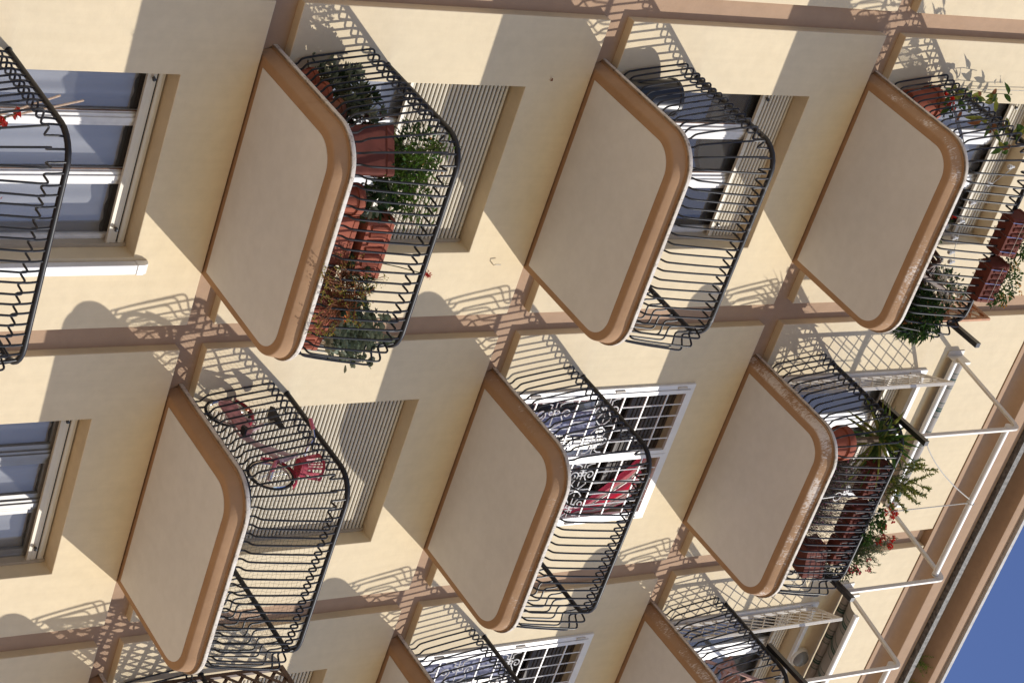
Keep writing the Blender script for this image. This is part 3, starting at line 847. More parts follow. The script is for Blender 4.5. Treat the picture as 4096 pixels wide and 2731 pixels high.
def rosette(f, c, r, n=16, m=0, ax=(0, 0, 1), thick=.34, fold=.3):
    ax = V(ax).normalized(); u = ax.orthogonal().normalized(); w_ = ax.cross(u)
    for q in range(n):
        a = q*2.4; k = q/n; d = (u*math.cos(a)+w_*math.sin(a))*(1-.75*k)+ax*(.22+.9*k)
        f.leaf(V(c)+ax*(.004*q*.3), d, r*(1-.45*k), r*thick, ax, m, fold, -.1, 2, .5, .6)
def bush(f, c, r, n, L_, W_, ms, up=.3, droop=.3, segs=1, outer=.35):
    for q in range(n):
        p, e = in_ell(c, r)
        if e.length < outer: p = V(c)+(p-V(c))*(outer/max(e.length, .05))*rnd(.9, 1.5)
        d = (V((e.x, e.y, e.z+up))+rdir()*.7)
        f.leaf(p, d, L_*rnd(.6, 1.25), W_*rnd(.7, 1.2), None, R_.choice(ms), .2, droop, segs)
def stems(f, base, c, r, n, rad=.004, m=0):
    for q in range(n):
        p, e = in_ell(c, r); b = V(base)+V((rnd(-.05, .05), rnd(-.03, .03), 0))
        mid = b.lerp(p, .5)+V((rnd(-.03, .03), rnd(-.03, .03), rnd(0, .05))); f.tube([b, mid, p], [rad, rad*.8, rad*.5], 5, m, cap=False)
def flower(f, c, r, m, n=7):
    for q in range(n):
        d = rdir(-.2, 1); f.leaf(V(c), d, r*rnd(.8, 1.2), r*.8, None, m, .15, .1, 1, .4, .6)
def umbel(f, c, r, m, n=16):
    for q in range(n):
        p = V(c)+rdir(-.4, 1)*r*rnd(.6, 1); flower(f, p, r*.42, m, 4)
FL = 0.0
# -- second storey balcony with the succulents
def potted(label, loc, cat='potted plant', group=None): return thing('potted_plant', label, cat, loc, group)
G = 'potted plants on the succulent balcony'
Z1 = FZ-.005
for q, (px, py, hh, n, lab) in enumerate(((.60, -.13, .16, 11, 'grey green succulent in the pot nearest the wall, leaning through the bars'), (.60, -.36, .15, 11, 'grey green succulent with small yellow flowers, second pot from the wall'),
                                      (.61, -.60, .15, 10, 'grey green succulent in the rust stained pot before the burgundy plant'))):
    t = potted(lab, (px, py, Z1), group=G)
    round_pot(t, (px, py, Z1), .10, .19, M['terracotta_old'] if q == 2 else M['terracotta'])
    f = MB()
    for j in range(n+13):
        p = V((px+rnd(-.17, .07), py+rnd(-.16, .16), Z1+.17+rnd(0, .36 if q == 0 else .31)))
        b = V((px+rnd(-.04, .04), py+rnd(-.04, .04), Z1+.17)); f.tube([b, b.lerp(p, .5)+V((0, 0, .01)), p], .006, 5, 1, cap=False)
        rosette(f, p, rnd(.075, .105), 14, R_.choice([0, 0, 2, 4]), (rnd(-.7, .2), rnd(-.5, .3), 1))
    if q == 1:
        for j in range(40): f.leaf((px+rnd(-.12, .05), py+rnd(-.16, 0), Z1+.45+rnd(0, .12)), rdir(), .014, .009, None, 3, .1, 0, 1)
    f.build('foliage', [M['lf_grey'], M['stem'], M['lf_blue'], M['fl_yellow'], M['lf_dark']], t)
t = potted('burgundy leaved plant standing before the dark window of the succulent balcony', (.80, -.52, Z1), group=G)
round_pot(t, (.80, -.52, Z1), .09, .2, M['terracotta'])
f = MB()
for j in range(10):
    a = V((.80, -.52, Z1+.2)); b = a+V((rnd(-.18, .1), rnd(-.2, .12), rnd(.2, .50))); f.tube([a, a.lerp(b, .6)+V((0, 0, .05)), b], .004, 5, 1, cap=False)
    for q in range(7): f.leaf(a.lerp(b, rnd(.3, 1)), rdir(-.4, .7), rnd(.06, .10), .026, None, 0, .2, .2)
bush(f, (.78, -.62, Z1+.27), (.14, .12, .08), 60, .05, .03, [2], .3)
f.build('foliage', [M['lf_burg'], M['stem'], M['lf_dark']], t)
t = potted('lime green planter with a leafy daisy, behind the big terracotta tub', (.80, -.78, Z1), group=G)
trough(t, (.80, -.80, Z1+.28), .30, .17, .30, M['green_pot'], .2, False)
f = MB(); bush(f, (.80, -.86, Z1+.78), (.26, .16, .22), 420, .065, .028, [0, 1], .3, .3)
stems(f, (.80, -.82, Z1+.55), (.80, -.86, Z1+.8), (.24, .12, .18), 18, .003, 2)
for q in range(7): flower(f, (.78+rnd(-.24, .2), -.90+rnd(-.1, .05), Z1+.88+rnd(-.15, .14)), .018, 3, 8)
f.build('foliage', [M['lf_dark'], M['lf_mid'], M['stem'], M['fl_yellow']], t)
t = potted('big plain terracotta tub with a bright green creeper, at the rounded railing corner', (.74, -.98, Z1), group=G)
trough(t, (.73, -.97, Z1), .40, .26, .44, M['terracotta_dark_shaded'], -.55, False)
f = MB(); bush(f, (.86, -1.05, Z1+.56), (.28, .14, .16), 330, .06, .024, [0, 1, 3], .25, .5)
for q in range(64):
    a = V((.80+rnd(-.15, .25), -1.0, Z1+.45)); b = V((.92+rnd(-.45, .45), -1.08+rnd(-.16, .1), Z1+.62+rnd(-.1, .36)))
    m_ = a.lerp(b, .5)+V((0, 0, .08)); f.tube([a, m_, b], .003, 4, 2, cap=False)
    for j in range(11):
        p = a.lerp(m_, j/5) if j < 5 else m_.lerp(b, (j-5)/5.5); f.leaf(p, rdir(-.6, .6), rnd(.045, .075), .024, None, 0, .2, .4)
f.build('foliage', [M['lf_bright'], M['lf_mid'], M['stem'], M['lf_dark']], t)
t = potted('round terracotta pot with a cut out pattern holding big round succulent leaves', (1.14, -1.06, Z1), group=G)
round_pot(t, (1.12, -1.04, Z1), .12, .28, M['terracotta'])
f = MB()
for q in range(90):
    p = V((1.14+rnd(-.15, .17), -1.06+rnd(-.12, .1), Z1+.28+rnd(0, .30))); f.leaf(p, rdir(-.3, .9), rnd(.07, .10), rnd(.055, .075), None, R_.choice([0, 0, 1]), .12, .1, 2, .3, .6)
stems(f, (1.12, -1.04, Z1+.25), (1.14, -1.05, Z1+.42), (.15, .1, .15), 12, .006, 2)
f.tube([(1.16, -1.06, Z1+.5), (1.24, -1.08, Z1+.62), (1.30, -1.1, Z1+.72)], .0025, 5, 2)
f.build('foliage', [M['lf_dark'], M['lf_blue'], M['stem']], t)
t = potted('plain low terracotta trough beneath the ribbed hanging one', (1.46, -1.0, Z1), group=G)
trough(t, (1.46, -1.03, Z1), .46, .19, .30, M['terracotta'], 0, False)
t = potted('ribbed terracotta trough hung mid height inside the front rail', (1.48, -1.05, Z1+.4), group=G)
trough(t, (1.50, -1.08, Z1+.36), .54, .19, .23, M['terracotta'], 0, True)
f = MB(); bush(f, (1.55, -1.06, Z1+.60), (.24, .07, .035), 40, .04, .016, [0], .4)
f.tube([(1.66, -1.10, Z1+.60), (1.68, -1.14, Z1+.78), (1.72, -1.2, Z1+1.03)], .004, 6, 1)
for j in range(60): f.leaf((1.72+rnd(-.012, .012), -1.20+rnd(-.012, .012), Z1+1.0+rnd(0, .05)), (rnd(-1, 1), rnd(-1, 1), rnd(-.5, .9)), .036, .008, None, 2, .1, .4, 1)
for j in range(5): f.leaf((1.30+rnd(-.03, .03), -1.12+rnd(-.02, .02), Z1+.79), rdir(), .03, .01, None, 2, .1, 0, 1)
f.build('foliage', [M['lf_mid'], M['stem'], M['fl_coral']], t)
t = potted('rust brown stonecrop with yellow flowers spilling out over the coping', (1.84, -1.12, Z1), group=G)
trough(t, (1.84, -1.08, Z1), .36, .17, .20, M['terracotta_dark_shaded'], 0, False)
f = MB()
for q in range(62): rosette(f, (1.78+rnd(-.24, .30), -1.08+rnd(-.12, .08), Z1+.27+rnd(0, .30)), rnd(.065, .09), 20, 3, (rnd(-.4, .4), rnd(-.9, .1), 1), .16, .2)
for q in range(100):
    a = V((1.80+rnd(-.22, .30), -1.14, Z1+.20+rnd(0, .12)))
    b = V((1.80+rnd(-.30, .34), -1.24+rnd(-.26, .08), Z1+.16+rnd(-.30, .26)))
    if b.z < Z1+.0: b.y = min(b.y, -1.46+rnd(0, .02)); b.x -= .06
    m_ = a.lerp(b, .6)+V((0, -.02, .06)); f.tube([a, m_, b], .0028, 4, 0, cap=False)
    for j in range(9): f.leaf(a.lerp(m_, rnd(.2, 1)), rdir(), .018, .010, None, 0, .2, 0, 1)
    for j in range(11): f.leaf(b+rdir()*rnd(0, .034), rdir(-.2, 1), .014, .011, None, R_.choice([1, 1, 0, 2]), .2, 0, 1)
f.tube([(1.93, -1.05, Z1+.4), (1.84, -1.08, Z1+.6), (1.82, -1.1, Z1+.70)], .0028, 4, 0)
for j in range(50): f.leaf((1.83+rnd(-.05, .06), -1.1+rnd(-.03, .03), Z1+.66+rnd(-.06, .07)), rdir(), .014, .009, None, 1, .1, 0, 1)
f.build('foliage', [M['lf_rust'], M['lf_yel'], M['lf_olive'], M['lf_deep']], t)
t = potted('carved terracotta pot with one large green leaf and one orange leaf', (2.12, -1.08, Z1), group=G)
trough(t, (2.11, -1.06, Z1), .22, .20, .40, M['terracotta'], .15, True)
f = MB(); f.leaf((2.10, -1.08, Z1+.38), (.55, -.3, .75), .22, .12, (0, -1, .2), 0, .12, .25, 2, .3, .55); f.leaf((2.06, -1.12, Z1+.40), (.75, -.2, .45), .16, .095, (0, -1, .3), 1, .1, .35, 2, .3, .5); f.leaf((2.12, -1.12, Z1+.40), (.8, -.3, .1), .12, .05, (0, -1, .3), 2, .1, .35)
for q in range(7): f.leaf((2.1+rnd(-.05, .05), -1.06, Z1+.39), (rnd(-1, 1), rnd(-.6, .6), 1), .2, .07, None, 0, .15, .2, 2, .3, .5)
f.build('foliage', [M['lf_mid'], M['lf_orange'], M['fl_red']], t)
t = potted('grey green jade plant with round leaves in the trough at the far railing corner', (2.34, -1.02, Z1), group=G)
trough(t, (2.30, -1.03, Z1), .36, .20, .30, M['terracotta'], .25, True)
f = MB()
for q in range(27):
    a = V((2.30+rnd(-.1, .1), -1.03+rnd(-.05, .05), Z1+.28)); b = V((2.34+rnd(-.24, .24), -1.05+rnd(-.18, .12), Z1+.48+rnd(-.12, .40))); f.tube([a, a.lerp(b, .5)+V((0, 0, .04)), b], [.009, .007, .004], 5, 1, cap=False)
    for j in range(30): f.leaf(a.lerp(b, rnd(.35, 1.05))+rdir()*.05, rdir(-.5, .9), rnd(.055, .075), rnd(.044, .058), None, R_.choice([0, 0, 0, 2]), .12, 0, 2, .35, .6)
f.build('foliage', [M['lf_blue'], M['stem'], M['lf_grey']], t)

# -- black bucket on the bare balcony
t = thing('bucket', 'black plastic bucket standing on the bare balcony by the wall', 'bucket', (.60, -.20, 6.4))
f = MB(); f.lathe((.60, -.20, 6.395), [(0, 0), (.13, 0), (.135, .01), (.158, .50), (.166, .505), (.17, .53), (.163, .54), (.15, .535), (.13, .03), (0, .03)], 36); f.build('body', M['black_plastic'], t, smooth=True)

# -- cut off balcony: poppies and canes
t = potted('coral poppies with two pale canes behind the cut off railing at the picture edge', (.62, -.95, -.005))
round_pot(t, (.62, -.95, -.005), .12, .22, M['terracotta'])
f = MB()
for c_ in ((.53, -.885, .64), (.50, -.90, .46), (.55, -.99, .50), (.66, -.92, .36)):
    a = V((.62, -.95, .2)); c_ = V(c_); f.tube([a, a.lerp(c_, .5)+V((0, 0, .03)), c_], .004, 5, 1, cap=False)
    for j in range(9): f.leaf(c_, rdir(-.3, .8), .055, .062, None, 0, .25, .2, 2, .4, .65)
for j in range(30): f.leaf((.58+rnd(-.1, .1), -.93+rnd(-.1, .1), .25+rnd(0, .3)), rdir(-.3, .8), .06, .02, None, 2, .2, .3)
f.tube([(.60, -.97, .2), (.505, -.72, 1.20)], .0075, 6, 3); f.tube([(.64, -.93, .2), (.50, -.665, 1.045)], .0075, 6, 3)
for j in range(26): f.leaf((1.02+rnd(-.04, .04), -1.22+rnd(-.03, .03), .35+rnd(0, .16)), rdir(-.2, .9), .03, .008, None, 0, .1, .2, 1)
f.build('foliage', [M['fl_coral'], M['stem'], M['lf_mid'], M['cane']], t)

# -- top storey, yellow flower balcony
Z3 = 3*FZ-.005; GA = 'potted plants on the yellow flower balcony'
t = potted('round terracotta pot with dark red flowers beside the wall', (.60, -.14, Z3), group=GA)
round_pot(t, (.60, -.14, Z3+.2), .155, .36, M['terracotta'])
f = MB(); bush(f, (.56, -.2, Z3+.62), (.12, .16, .10), 60, .06, .022, [0], .4)
for q in range(9): flower(f, (.52+rnd(-.06, .06), -.22+rnd(-.12, .12), Z3+.60+rnd(-.08, .1)), .045, 1, 8)
f.build('foliage', [M['lf_dark'], M['fl_red']], t)
t = thing('mesh_strainer', 'round grey mesh screen leaning behind the bars of the yellow flower balcony', 'strainer', (.63, -.48, 9.9))
f = MB(); ct = V((.63, -.47, Z3+.62)); ax = V((-.6, -.5, .62)).normalized(); u = ax.orthogonal().normalized(); w_ = ax.cross(u); r = .20
f.tube([ct+(u*math.cos(q*PI/18)+w_*math.sin(q*PI/18))*r for q in range(36)], .007, 6, 0, True)
f.build('rim', M['steel_mesh'], t)
f = MB(); n = 40
for q in range(1, n):
    h = -r+2*r*q/n; e = math.sqrt(max(0, r*r-h*h)); f.tube([ct+u*h-w_*e, ct+u*h+w_*e], .0012, 3, cap=False); f.tube([ct+w_*h-u*e, ct+w_*h+u*e], .0012, 3, cap=False)
f.build('mesh', M['steel_mesh'], t)
t = thing('climbing_plant', 'twining vine with long oval leaves climbing past the hand rail into the air', 'climber', (.52, -.3, Z3))
f = MB()
paths = [[(.56, -.15, Z3+.3), (.50, -.05, Z3+.6), (.48, -.08, Z3+1.0), (.50, -.09, Z3+1.35), (.50, -.10, Z3+1.62)], [(.56, -.2, Z3+.3), (.48, -.45, Z3+.55), (.47, -.75, Z3+.75), (.47, -.95, Z3+.85), (.50, -1.12, Z3+.95)],
         [(.5, -.3, Z3+.7), (.46, -.2, Z3+.9), (.5, -.28, Z3+1.15), (.48, -.22, Z3+1.3)], [(.5, -.6, Z3+.7), (.46, -.8, Z3+.62), (.47, -1.1, Z3+.55), (.55, -1.25, Z3+.45)], [(.5, -.8, Z3+.8), (.45, -.95, Z3+1.1), (.48, -1.05, Z3+1.2)]]
for P_ in paths:
    P_ = [V(p) for p in P_]; f.tube(P_, .0035, 5, 1, cap=False)
    for a, b in zip(P_, P_[1:]):
        for j in range(5): f.leaf(a.lerp(b, rnd(0, 1)), rdir(-.5, .8), rnd(.09, .14), rnd(.045, .062), None, R_.choice([0, 3, 0, 3, 3, 2]), .15, .3)
f.build('foliage', [M['lf_olive'], M['stem'], M['lf_rust'], M['lf_mid']], t)
f = MB(); f.tube([(.50, -.02, 10.2), (.49, -.03, 11.6), (.47, .01, 12.6)], .0035, 5)
tag(f.build('wire', M['rope']), 'thin pale wire strung up the wall beside the twining vine', 'wire')
def railing_trough(x0_, label, z_, mat, flow):
    t = potted(label, (x0_, -1.40, z_), 'flower box', 'flower boxes hung outside the rail')
    trough(t, (x0_, -1.41, z_), .44, .20, .21, mat, 0, True)
    f = MB()
    for dx in (-.17, -.02, .14):
        f.tube([(x0_+dx, -1.27, z_+.30), (x0_+dx, -1.30, z_+.22), (x0_+dx, -1.31, z_-.01), (x0_+dx, -1.50, z_-.01), (x0_+dx, -1.535, z_+.16)], .0035, 6)
    f.tube([(x0_-.2, -1.53, z_+.10), (x0_+.17, -1.53, z_+.10)], .0035, 6)
    f.build('wire_holder', M['chrome'], t)  # bent hanger wires that carry the box, loose pieces in one mesh
    f = MB(); bush(f, (x0_+.02, -1.44, z_+.30), (.25, .15, .15), 560, .05, .02, [0, 0, 2], .3, .4)
    for q in range(13): umbel(f, (x0_+rnd(-.22, .26), -1.46+rnd(-.12, .12), z_+.35+rnd(-.05, .14)), .03, 1, 8)
    f.build('foliage', [M['lf_mid'], flow, M['lf_dark']], t)
railing_trough(1.27, 'brown flower box with sparse green plant, hung outside nearer the picture edge', 10.30, M['terracotta_dark_shaded'], M['lf_olive'])
railing_trough(1.78, 'brown flower box with orange yellow flowers, hung outside near the wooden trellis', 10.30, M['terracotta_dark_shaded'], M['fl_yellow'])
t = potted('dense dark green bush spilling out at the far railing corner', (2.35, -1.05, Z3), group=GA)
round_pot(t, (2.28, -1.02, Z3), .13, .25, M['terracotta'])
f = MB(); bush(f, (2.34, -1.12, Z3+.42), (.25, .25, .24), 1300, .08, .028, [0, 0, 1], .2, .5)
stems(f, (2.28, -1.02, Z3+.22), (2.34, -1.1, Z3+.42), (.2, .2, .18), 16, .004, 2)
f.build('foliage', [M['lf_dark'], M['lf_mid'], M['stem']], t)
t = thing('wooden_trellis', 'orange stained diamond trellis standing along the end of the railing', 'trellis', (2.40, -.6, Z3))
f = MB(); tx = 2.405; ya, yb, za, zb = -1.18, -.04, Z3+.05, Z3+1.42
f.box(tx-.012, tx+.012, ya, ya+.04, za, zb); f.box(tx-.012, tx+.012, yb-.04, yb, za, zb); f.box(tx-.0125, tx+.0125, ya+.04, yb-.04, zb-.04, zb-.0005); f.box(tx-.0125, tx+.0125, ya+.04, yb-.04, za+.0005, za+.04)
fr = f.build('frame', M['wood'], t)
f = MB()
for sgn in (1, -1):
    c_ = -1.4
    while c_ < 2.6:
        u0, u1 = 0, yb-ya-.06; pts = []
        ua, ub = 0., u1; H_ = zb-za-.06
        if sgn > 0: ua = max(0, -c_); ub = min(u1, H_-c_)
        else: ua = max(0, c_-H_); ub = min(u1, c_)
        if ub-ua > .02: f.beam((tx+.008*sgn, ya+.03+ua, za+.03+c_+sgn*ua), (tx+.008*sgn, ya+.03+ub, za+.03+c_+sgn*ub), .006, .028, (0, -sgn, 1) if sgn > 0 else (0, 1, 1))
        c_ += .155
f.build('lattice', M['wood'], t)
t = potted('white flowered jasmine climbing the orange wooden trellis', (2.3, -.7, Z3), group=GA)
round_pot(t, (2.25, -.72, Z3), .12, .22, M['terracotta'])
f = MB(); bush(f, (2.22, -.72, Z3+.82), (.17, .42, .44), 620, .07, .026, [0, 1], .2, .4)
stems(f, (2.25, -.72, Z3+.2), (2.22, -.7, Z3+.8), (.14, .36, .4), 22, .004, 3)
for q in range(170): p, e = in_ell((2.20, -.74, Z3+.84), (.18, .42, .42)); flower(f, p, .030, 2, 6)
f.build('foliage', [M['lf_dark'], M['lf_mid'], M['fl_white'], M['stem']], t)
for (px, py, lab) in ((1.30, -1.08, 'small terracotta pot peeping over the coping nearer the rounded corner'), (1.52, -1.06, 'small terracotta pot peeping over the coping next to the dark slatted chair')):
    t = potted(lab, (px, py, Z3), group=GA); round_pot(t, (px, py, Z3), .10, .22, M['terracotta'])
    f = MB(); bush(f, (px, py, Z3+.27), (.10, .08, .07), 50, .045, .015, [0], .4)
    for q in range(4): flower(f, (px+rnd(-.06, .06), py+rnd(-.06, .04), Z3+.30+rnd(0, .05)), .02, 1, 6)
    f.build('foliage', [M['lf_mid'], M['fl_red' if px < 1.4 else 'fl_yellow']], t)

def folding_chair(label, origin, rot, mat, lean=0.0, size=1.0):
    """slatted folding chair: crossed legs, slatted seat, slatted back"""
    t = thing('folding_chair', label, 'chair', origin); t.rotation_euler = (0, lean, rot); t.scale = (size, size, size)
    w_ = .36
    for s_ in (-1, 1):
        f = MB(); f.beam((s_*w_/2, .20, 0), (s_*w_/2, -.20, .82), .022, .040, (0, 1, .3)); bevel(f.build('back_leg', mat, t, world=False), .003)
        f = MB(); f.beam((s_*(w_/2-.03), -.22, 0), (s_*(w_/2-.03), .20, .45), .022, .038, (0, -1, .3)); bevel(f.build('front_leg', mat, t, world=False), .003)
    f = MB()
    for q in range(6): f.box(-w_/2+.035, w_/2-.035, -.15+q*.066, -.15+q*.066+.046, .452, .468)
    f.box(-w_/2+.04, -w_/2+.065, -.15, .23, .435, .4515); f.box(w_/2-.065, w_/2-.04, -.15, .23, .435, .4515)
    f.build('seat', mat, t, world=False)
    f = MB()
    for zz in (.60, .71, .79):
        yy = .20-.40*zz/.82; f.beam((-w_/2+.012, yy-.012, zz), (w_/2-.012, yy-.012, zz), .014, .062, (0, -.45, .9))
    f.build('backrest', mat, t, world=False)
    return t
folding_chair('dark brown slatted folding chair behind the bars of the yellow flower balcony', (1.93, -.92, Z3), PI/2+.2, M['wood_dark'])
folding_chair('salmon pink slatted folding chair on the balcony under the lowered awning', (7.06, -.92, Z3), .5, M['wood_pink'], 0, .84)
t = thing('string_lights', 'string of clear bulbs hung down before the shutter of the yellow flower balcony', 'string lights', (1.5, -.3, 10.7))
f = MB(); P_ = [(1.05, -.55, 11.15), (1.25, -.6, 10.85), (1.5, -.62, 10.72), (1.75, -.60, 10.74), (2.0, -.55, 10.85), (2.2, -.45, 11.05)]; f.tube(P_, .0035, 5); f.build('wire', M['rope'], t)
for q in range(7):
    u = q/6.; j = min(4, int(u*5)); p = V(P_[j]).lerp(V(P_[j+1]), u*5-j)
    f = MB(); f.lathe(p+V((0, 0, -.085)), [(0, 0), (.02, .006), (.028, .025), (.02, .048), (.012, .06), (.012, .085), (0, .085)], 12); f.build('bulb', M['bulb'], t, smooth=True)

# -- top storey, geranium balcony
GB = 'potted plants on the geranium balcony'
t = potted('yucca palm with a ringed trunk in a big round terracotta pot', (3.95, -.98, Z3), group=GB)
round_pot(t, (3.96, -.98, Z3), .165, .42, M['terracotta'])
f = MB(); f.tube([(3.95, -.98, Z3+.38), (3.93, -1.0, Z3+.6), (3.94, -1.0, Z3+.88)], [.032, .03, .036], 10); f.build('trunk', M['trunk'], t)
f = MB()
for q in range(78):
    d = rdir(-.5, 1); f.leaf((3.94+rnd(-.02, .02), -1.0+rnd(-.02, .02), Z3+.82+rnd(0, .1)), d, rnd(.36, .56), .040, None, R_.choice([0, 0, 1]), .25, rnd(.05, .5), 2, .6, .35)
f.build('foliage', [M['lf_mid'], M['lf_olive']], t)
for (px, lab, kind) in ((4.34, 'dark terracotta flower box with a pale green needle leaved shrub, hung inside the rail', 0), (4.84, 'dark terracotta flower box with scarlet geraniums, hung inside the rail', 1), (5.22, 'dark terracotta flower box with feathery lavender, at the end of the hung row', 2)):
    t = potted(lab, (px, -1.12, Z3+.7), 'flower box', 'flower boxes hung inside the geranium rail')
    trough(t, (px, -1.13, Z3+.74), .44 if kind < 2 else .34, .19, .22, M['terracotta_dark_shaded'], 0, True)
    f = MB()
    for dx in (-.16, 0, .16):
        f.tube([(px+dx, -1.275, Z3+.94), (px+dx, -1.24, Z3+.92), (px+dx, -1.235, Z3+.73), (px+dx, -1.02, Z3+.73), (px+dx, -1.02, Z3+.86)], .0035, 6)
    f.build('wire_holder', M['iron'], t)  # separate hanger wires of the box, kept as one mesh
    f = MB()
    if kind == 0:
        for q in range(24):
            a = V((px+rnd(-.18, .18), -1.14, Z3+.93)); b = V((px+rnd(-.34, .22), -1.30+rnd(-.24, .14), Z3+1.15+rnd(-.14, .22))); m_ = a.lerp(b, .55)+V((0, -.02, .02)); f.tube([a, m_, b], .0045, 5, 2, cap=False)
            for j in range(80):
                p = m_.lerp(b, rnd(-.2, 1.06)); f.leaf(p, rdir(-.3, .9)+(b-a).normalized()*.6, rnd(.03, .052), .013, None, R_.choice([0, 0, 1]), .2, .1, 1)
        f.build('foliage', [M['lf_olive'], M['lf_mid'], M['stem']], t)
    elif kind == 1:
        bush(f, (px, -1.22, Z3+1.02), (.24, .17, .13), 330, .05, .038, [0, 0, 1], .3, .3)
        for q in range(11):
            c_ = V((px+rnd(-.26, .20), -1.32+rnd(-.14, .1), Z3+1.11+rnd(-.06, .15))); f.tube([(px+rnd(-.1, .1), -1.15, Z3+.95), c_], .003, 5, 2, cap=False); umbel(f, c_, .038, 3, 20)
        f.build('foliage', [M['lf_mid'], M['lf_dark'], M['stem'], M['fl_red']], t)
    else:
        for q in range(40):
            a = V((px+rnd(-.14, .14), -1.14, Z3+.93)); b = V((px+rnd(-.40, .14), -1.30+rnd(-.2, .14), Z3+1.08+rnd(-.08, .18))); f.tube([a, b], .0025, 4, 2, cap=False)
            for j in range(34): f.leaf(a.lerp(b, rnd(.2, 1.05)), rdir(-.2, 1), rnd(.03, .055), .009, None, R_.choice([0, 1]), .2, .1, 1)
        f.build('foliage', [M['lf_mid'], M['lf_grey'], M['stem']], t)
t = potted('mass of dry mauve flowered heather filling the space behind the bars', (4.55, -.98, Z3), group=GB)
trough(t, (4.58, -.96, Z3), .74, .18, .2, M['wood_dark'], 0, False)
f = MB()
for q in range(1250):
    a = V((4.58+rnd(-.40, .40), -.97+rnd(-.06, .06), Z3+.18)); b = V((a.x+rnd(-.2, .2), -1.02+rnd(-.17, .16), Z3+.16+rnd(0, .62))); f.tube([a, a.lerp(b, .6)+V((rnd(-.03, .03), 0, .03)), b], .0018, 3, 0, cap=False)
    for j in range(6): f.leaf(a.lerp(b, rnd(.35, 1.05))+rdir()*.02, rdir(), rnd(.014, .03), .006, None, R_.choice([0, 0, 0, 1]), .2, 0, 1)
    if rnd(0, 1) < .42: flower(f, b, .011, 2, 4)
f.build('foliage', [M['dry'], M['lf_dark'], M['fl_pink']], t)
f = MB(); P0 = [(4.50, -1.17, Z3+.10), (4.48, -1.18, Z3+.35)]; f.tube(P0+[(4.48+.05*math.cos(a)-.0, -1.18, Z3+.42+.05*math.sin(a)) for a in [-PI/2+q*PI/6 for q in range(20)]], .004, 5)
tag(f.build('rope', M['white_paint']), 'loop of white cord hanging behind the bars in front of the heather', 'cord')
t = potted('tilted terracotta flower box with wire guard and cerise geranium at the railing corner', (5.40, -1.0, Z3+.5), 'flower box', GB)
trough(t, (5.38, -1.04, Z3+.46), .46, .24, .26, M['terracotta_dark_shaded'], .1, False, .35)
f = MB()
for q in range(7):
    u = -.2+.4*q/6; f.tube([(5.38+u, -1.18, Z3+.46+u*.35), (5.38+u, -1.19, Z3+.74+u*.35)], .003, 5)
for q in range(4): f.tube([(5.17, -1.19, Z3+.40+q*.075), (5.59, -1.19, Z3+.55+q*.075)], .003, 5)
f.build('guard_lattice', M['iron'], t)
f = MB(); bush(f, (5.42, -1.14, Z3+1.02), (.2, .18, .17), 380, .042, .02, [0, 1, 1], .3, .3); stems(f, (5.42, -1.06, Z3+.72), (5.42, -1.14, Z3+1.0), (.16, .14, .12), 16, .003, 2)
for q in range(9): umbel(f, (5.42+rnd(-.10, .14), -1.20+rnd(-.1, .06), Z3+1.14+rnd(-.10, .13)), .036, 3, 16)
bush(f, (5.12, -1.08, Z3+.55), (.12, .1, .1), 80, .03, .014, [4], .2)
f.build('foliage', [M['lf_mid'], M['lf_dark'], M['stem'], M['fl_magenta'], M['lf_rust']], t)
# ------------------------------------------------------------------ pink bicycle
bx = 3.745; BZ = FZ+.045
t = thing('bicycle', 'child size pink bicycle with basket parked behind the netting', 'bicycle', (bx, -.6, BZ))
rw, fw = V((bx, -.17, BZ+.215)), V((bx+.01, -1.03, BZ+.215)); WR = .20
def circ(c, r, n=40, a0=0, a1=2*PI): return [V((c.x, c.y+r*math.cos(a0+(a1-a0)*q/n), c.z+r*math.sin(a0+(a1-a0)*q/n))) for q in range(n)]
for c_ in (rw, fw):
    f = MB(); f.tube(circ(c_, WR-.008), .0105, 8, 0, True); wh = f.build('wheel', M['rubber'], t, smooth=True)
    f = MB(); f.tube(circ(c_, WR-.030), .0155, 6, 0, True); f.tube([c_-V((.04, 0, 0)), c_+V((.04, 0, 0))], .018, 8)
    for q in range(20):
        a = q*PI/10; p = c_+V((0, math.cos(a), math.sin(a)))*(WR-.04); f.tube([c_+V((.02*(1 if q % 2 else -1), 0, 0)), p], .0016, 3)
    f.build('rim', M['chrome'], wh)
def fender(c_, r, a0, a1, wd_=.05):
    f = MB(); n = 22; R0 = []
    for q in range(n+1):
        a = a0+(a1-a0)*q/n; R0.append(f.add([(c_.x+dx, c_.y+rr*math.cos(a), c_.z+rr*math.sin(a)) for dx, rr in ((-wd_/2, r-.012), (-wd_/3, r), (0, r+.006), (wd_/3, r), (wd_/2, r-.012))]))
    for a, b in zip(R0, R0[1:]):
        for j in range(4): f.face((a+j, a+j+1, b+j+1, b+j))
    return f
fender(rw, WR+.025, math.radians(-15), math.radians(165)).build('rear_mudguard', M['crimson'], t, smooth=True)
fender(fw, WR+.025, math.radians(5), math.radians(150)).build('front_mudguard', M['crimson'], t, smooth=True)
bb = V((bx, -.50, BZ+.20)); st = V((bx, -.36, BZ+.46)); hd = V((bx, -.82, BZ+.52)); hd2 = V((bx, -.86, BZ+.40))
f = MB(); f.tube([bb, hd2], .021, 8); f.tube([bb+V((0, .02, .02)), V((bx, -.62, BZ+.28)), hd], .019, 8); f.tube([bb, st], .017, 8); f.tube([hd+V((0, .02, .05)), hd2-V((0, .02, .04))], .024, 10)
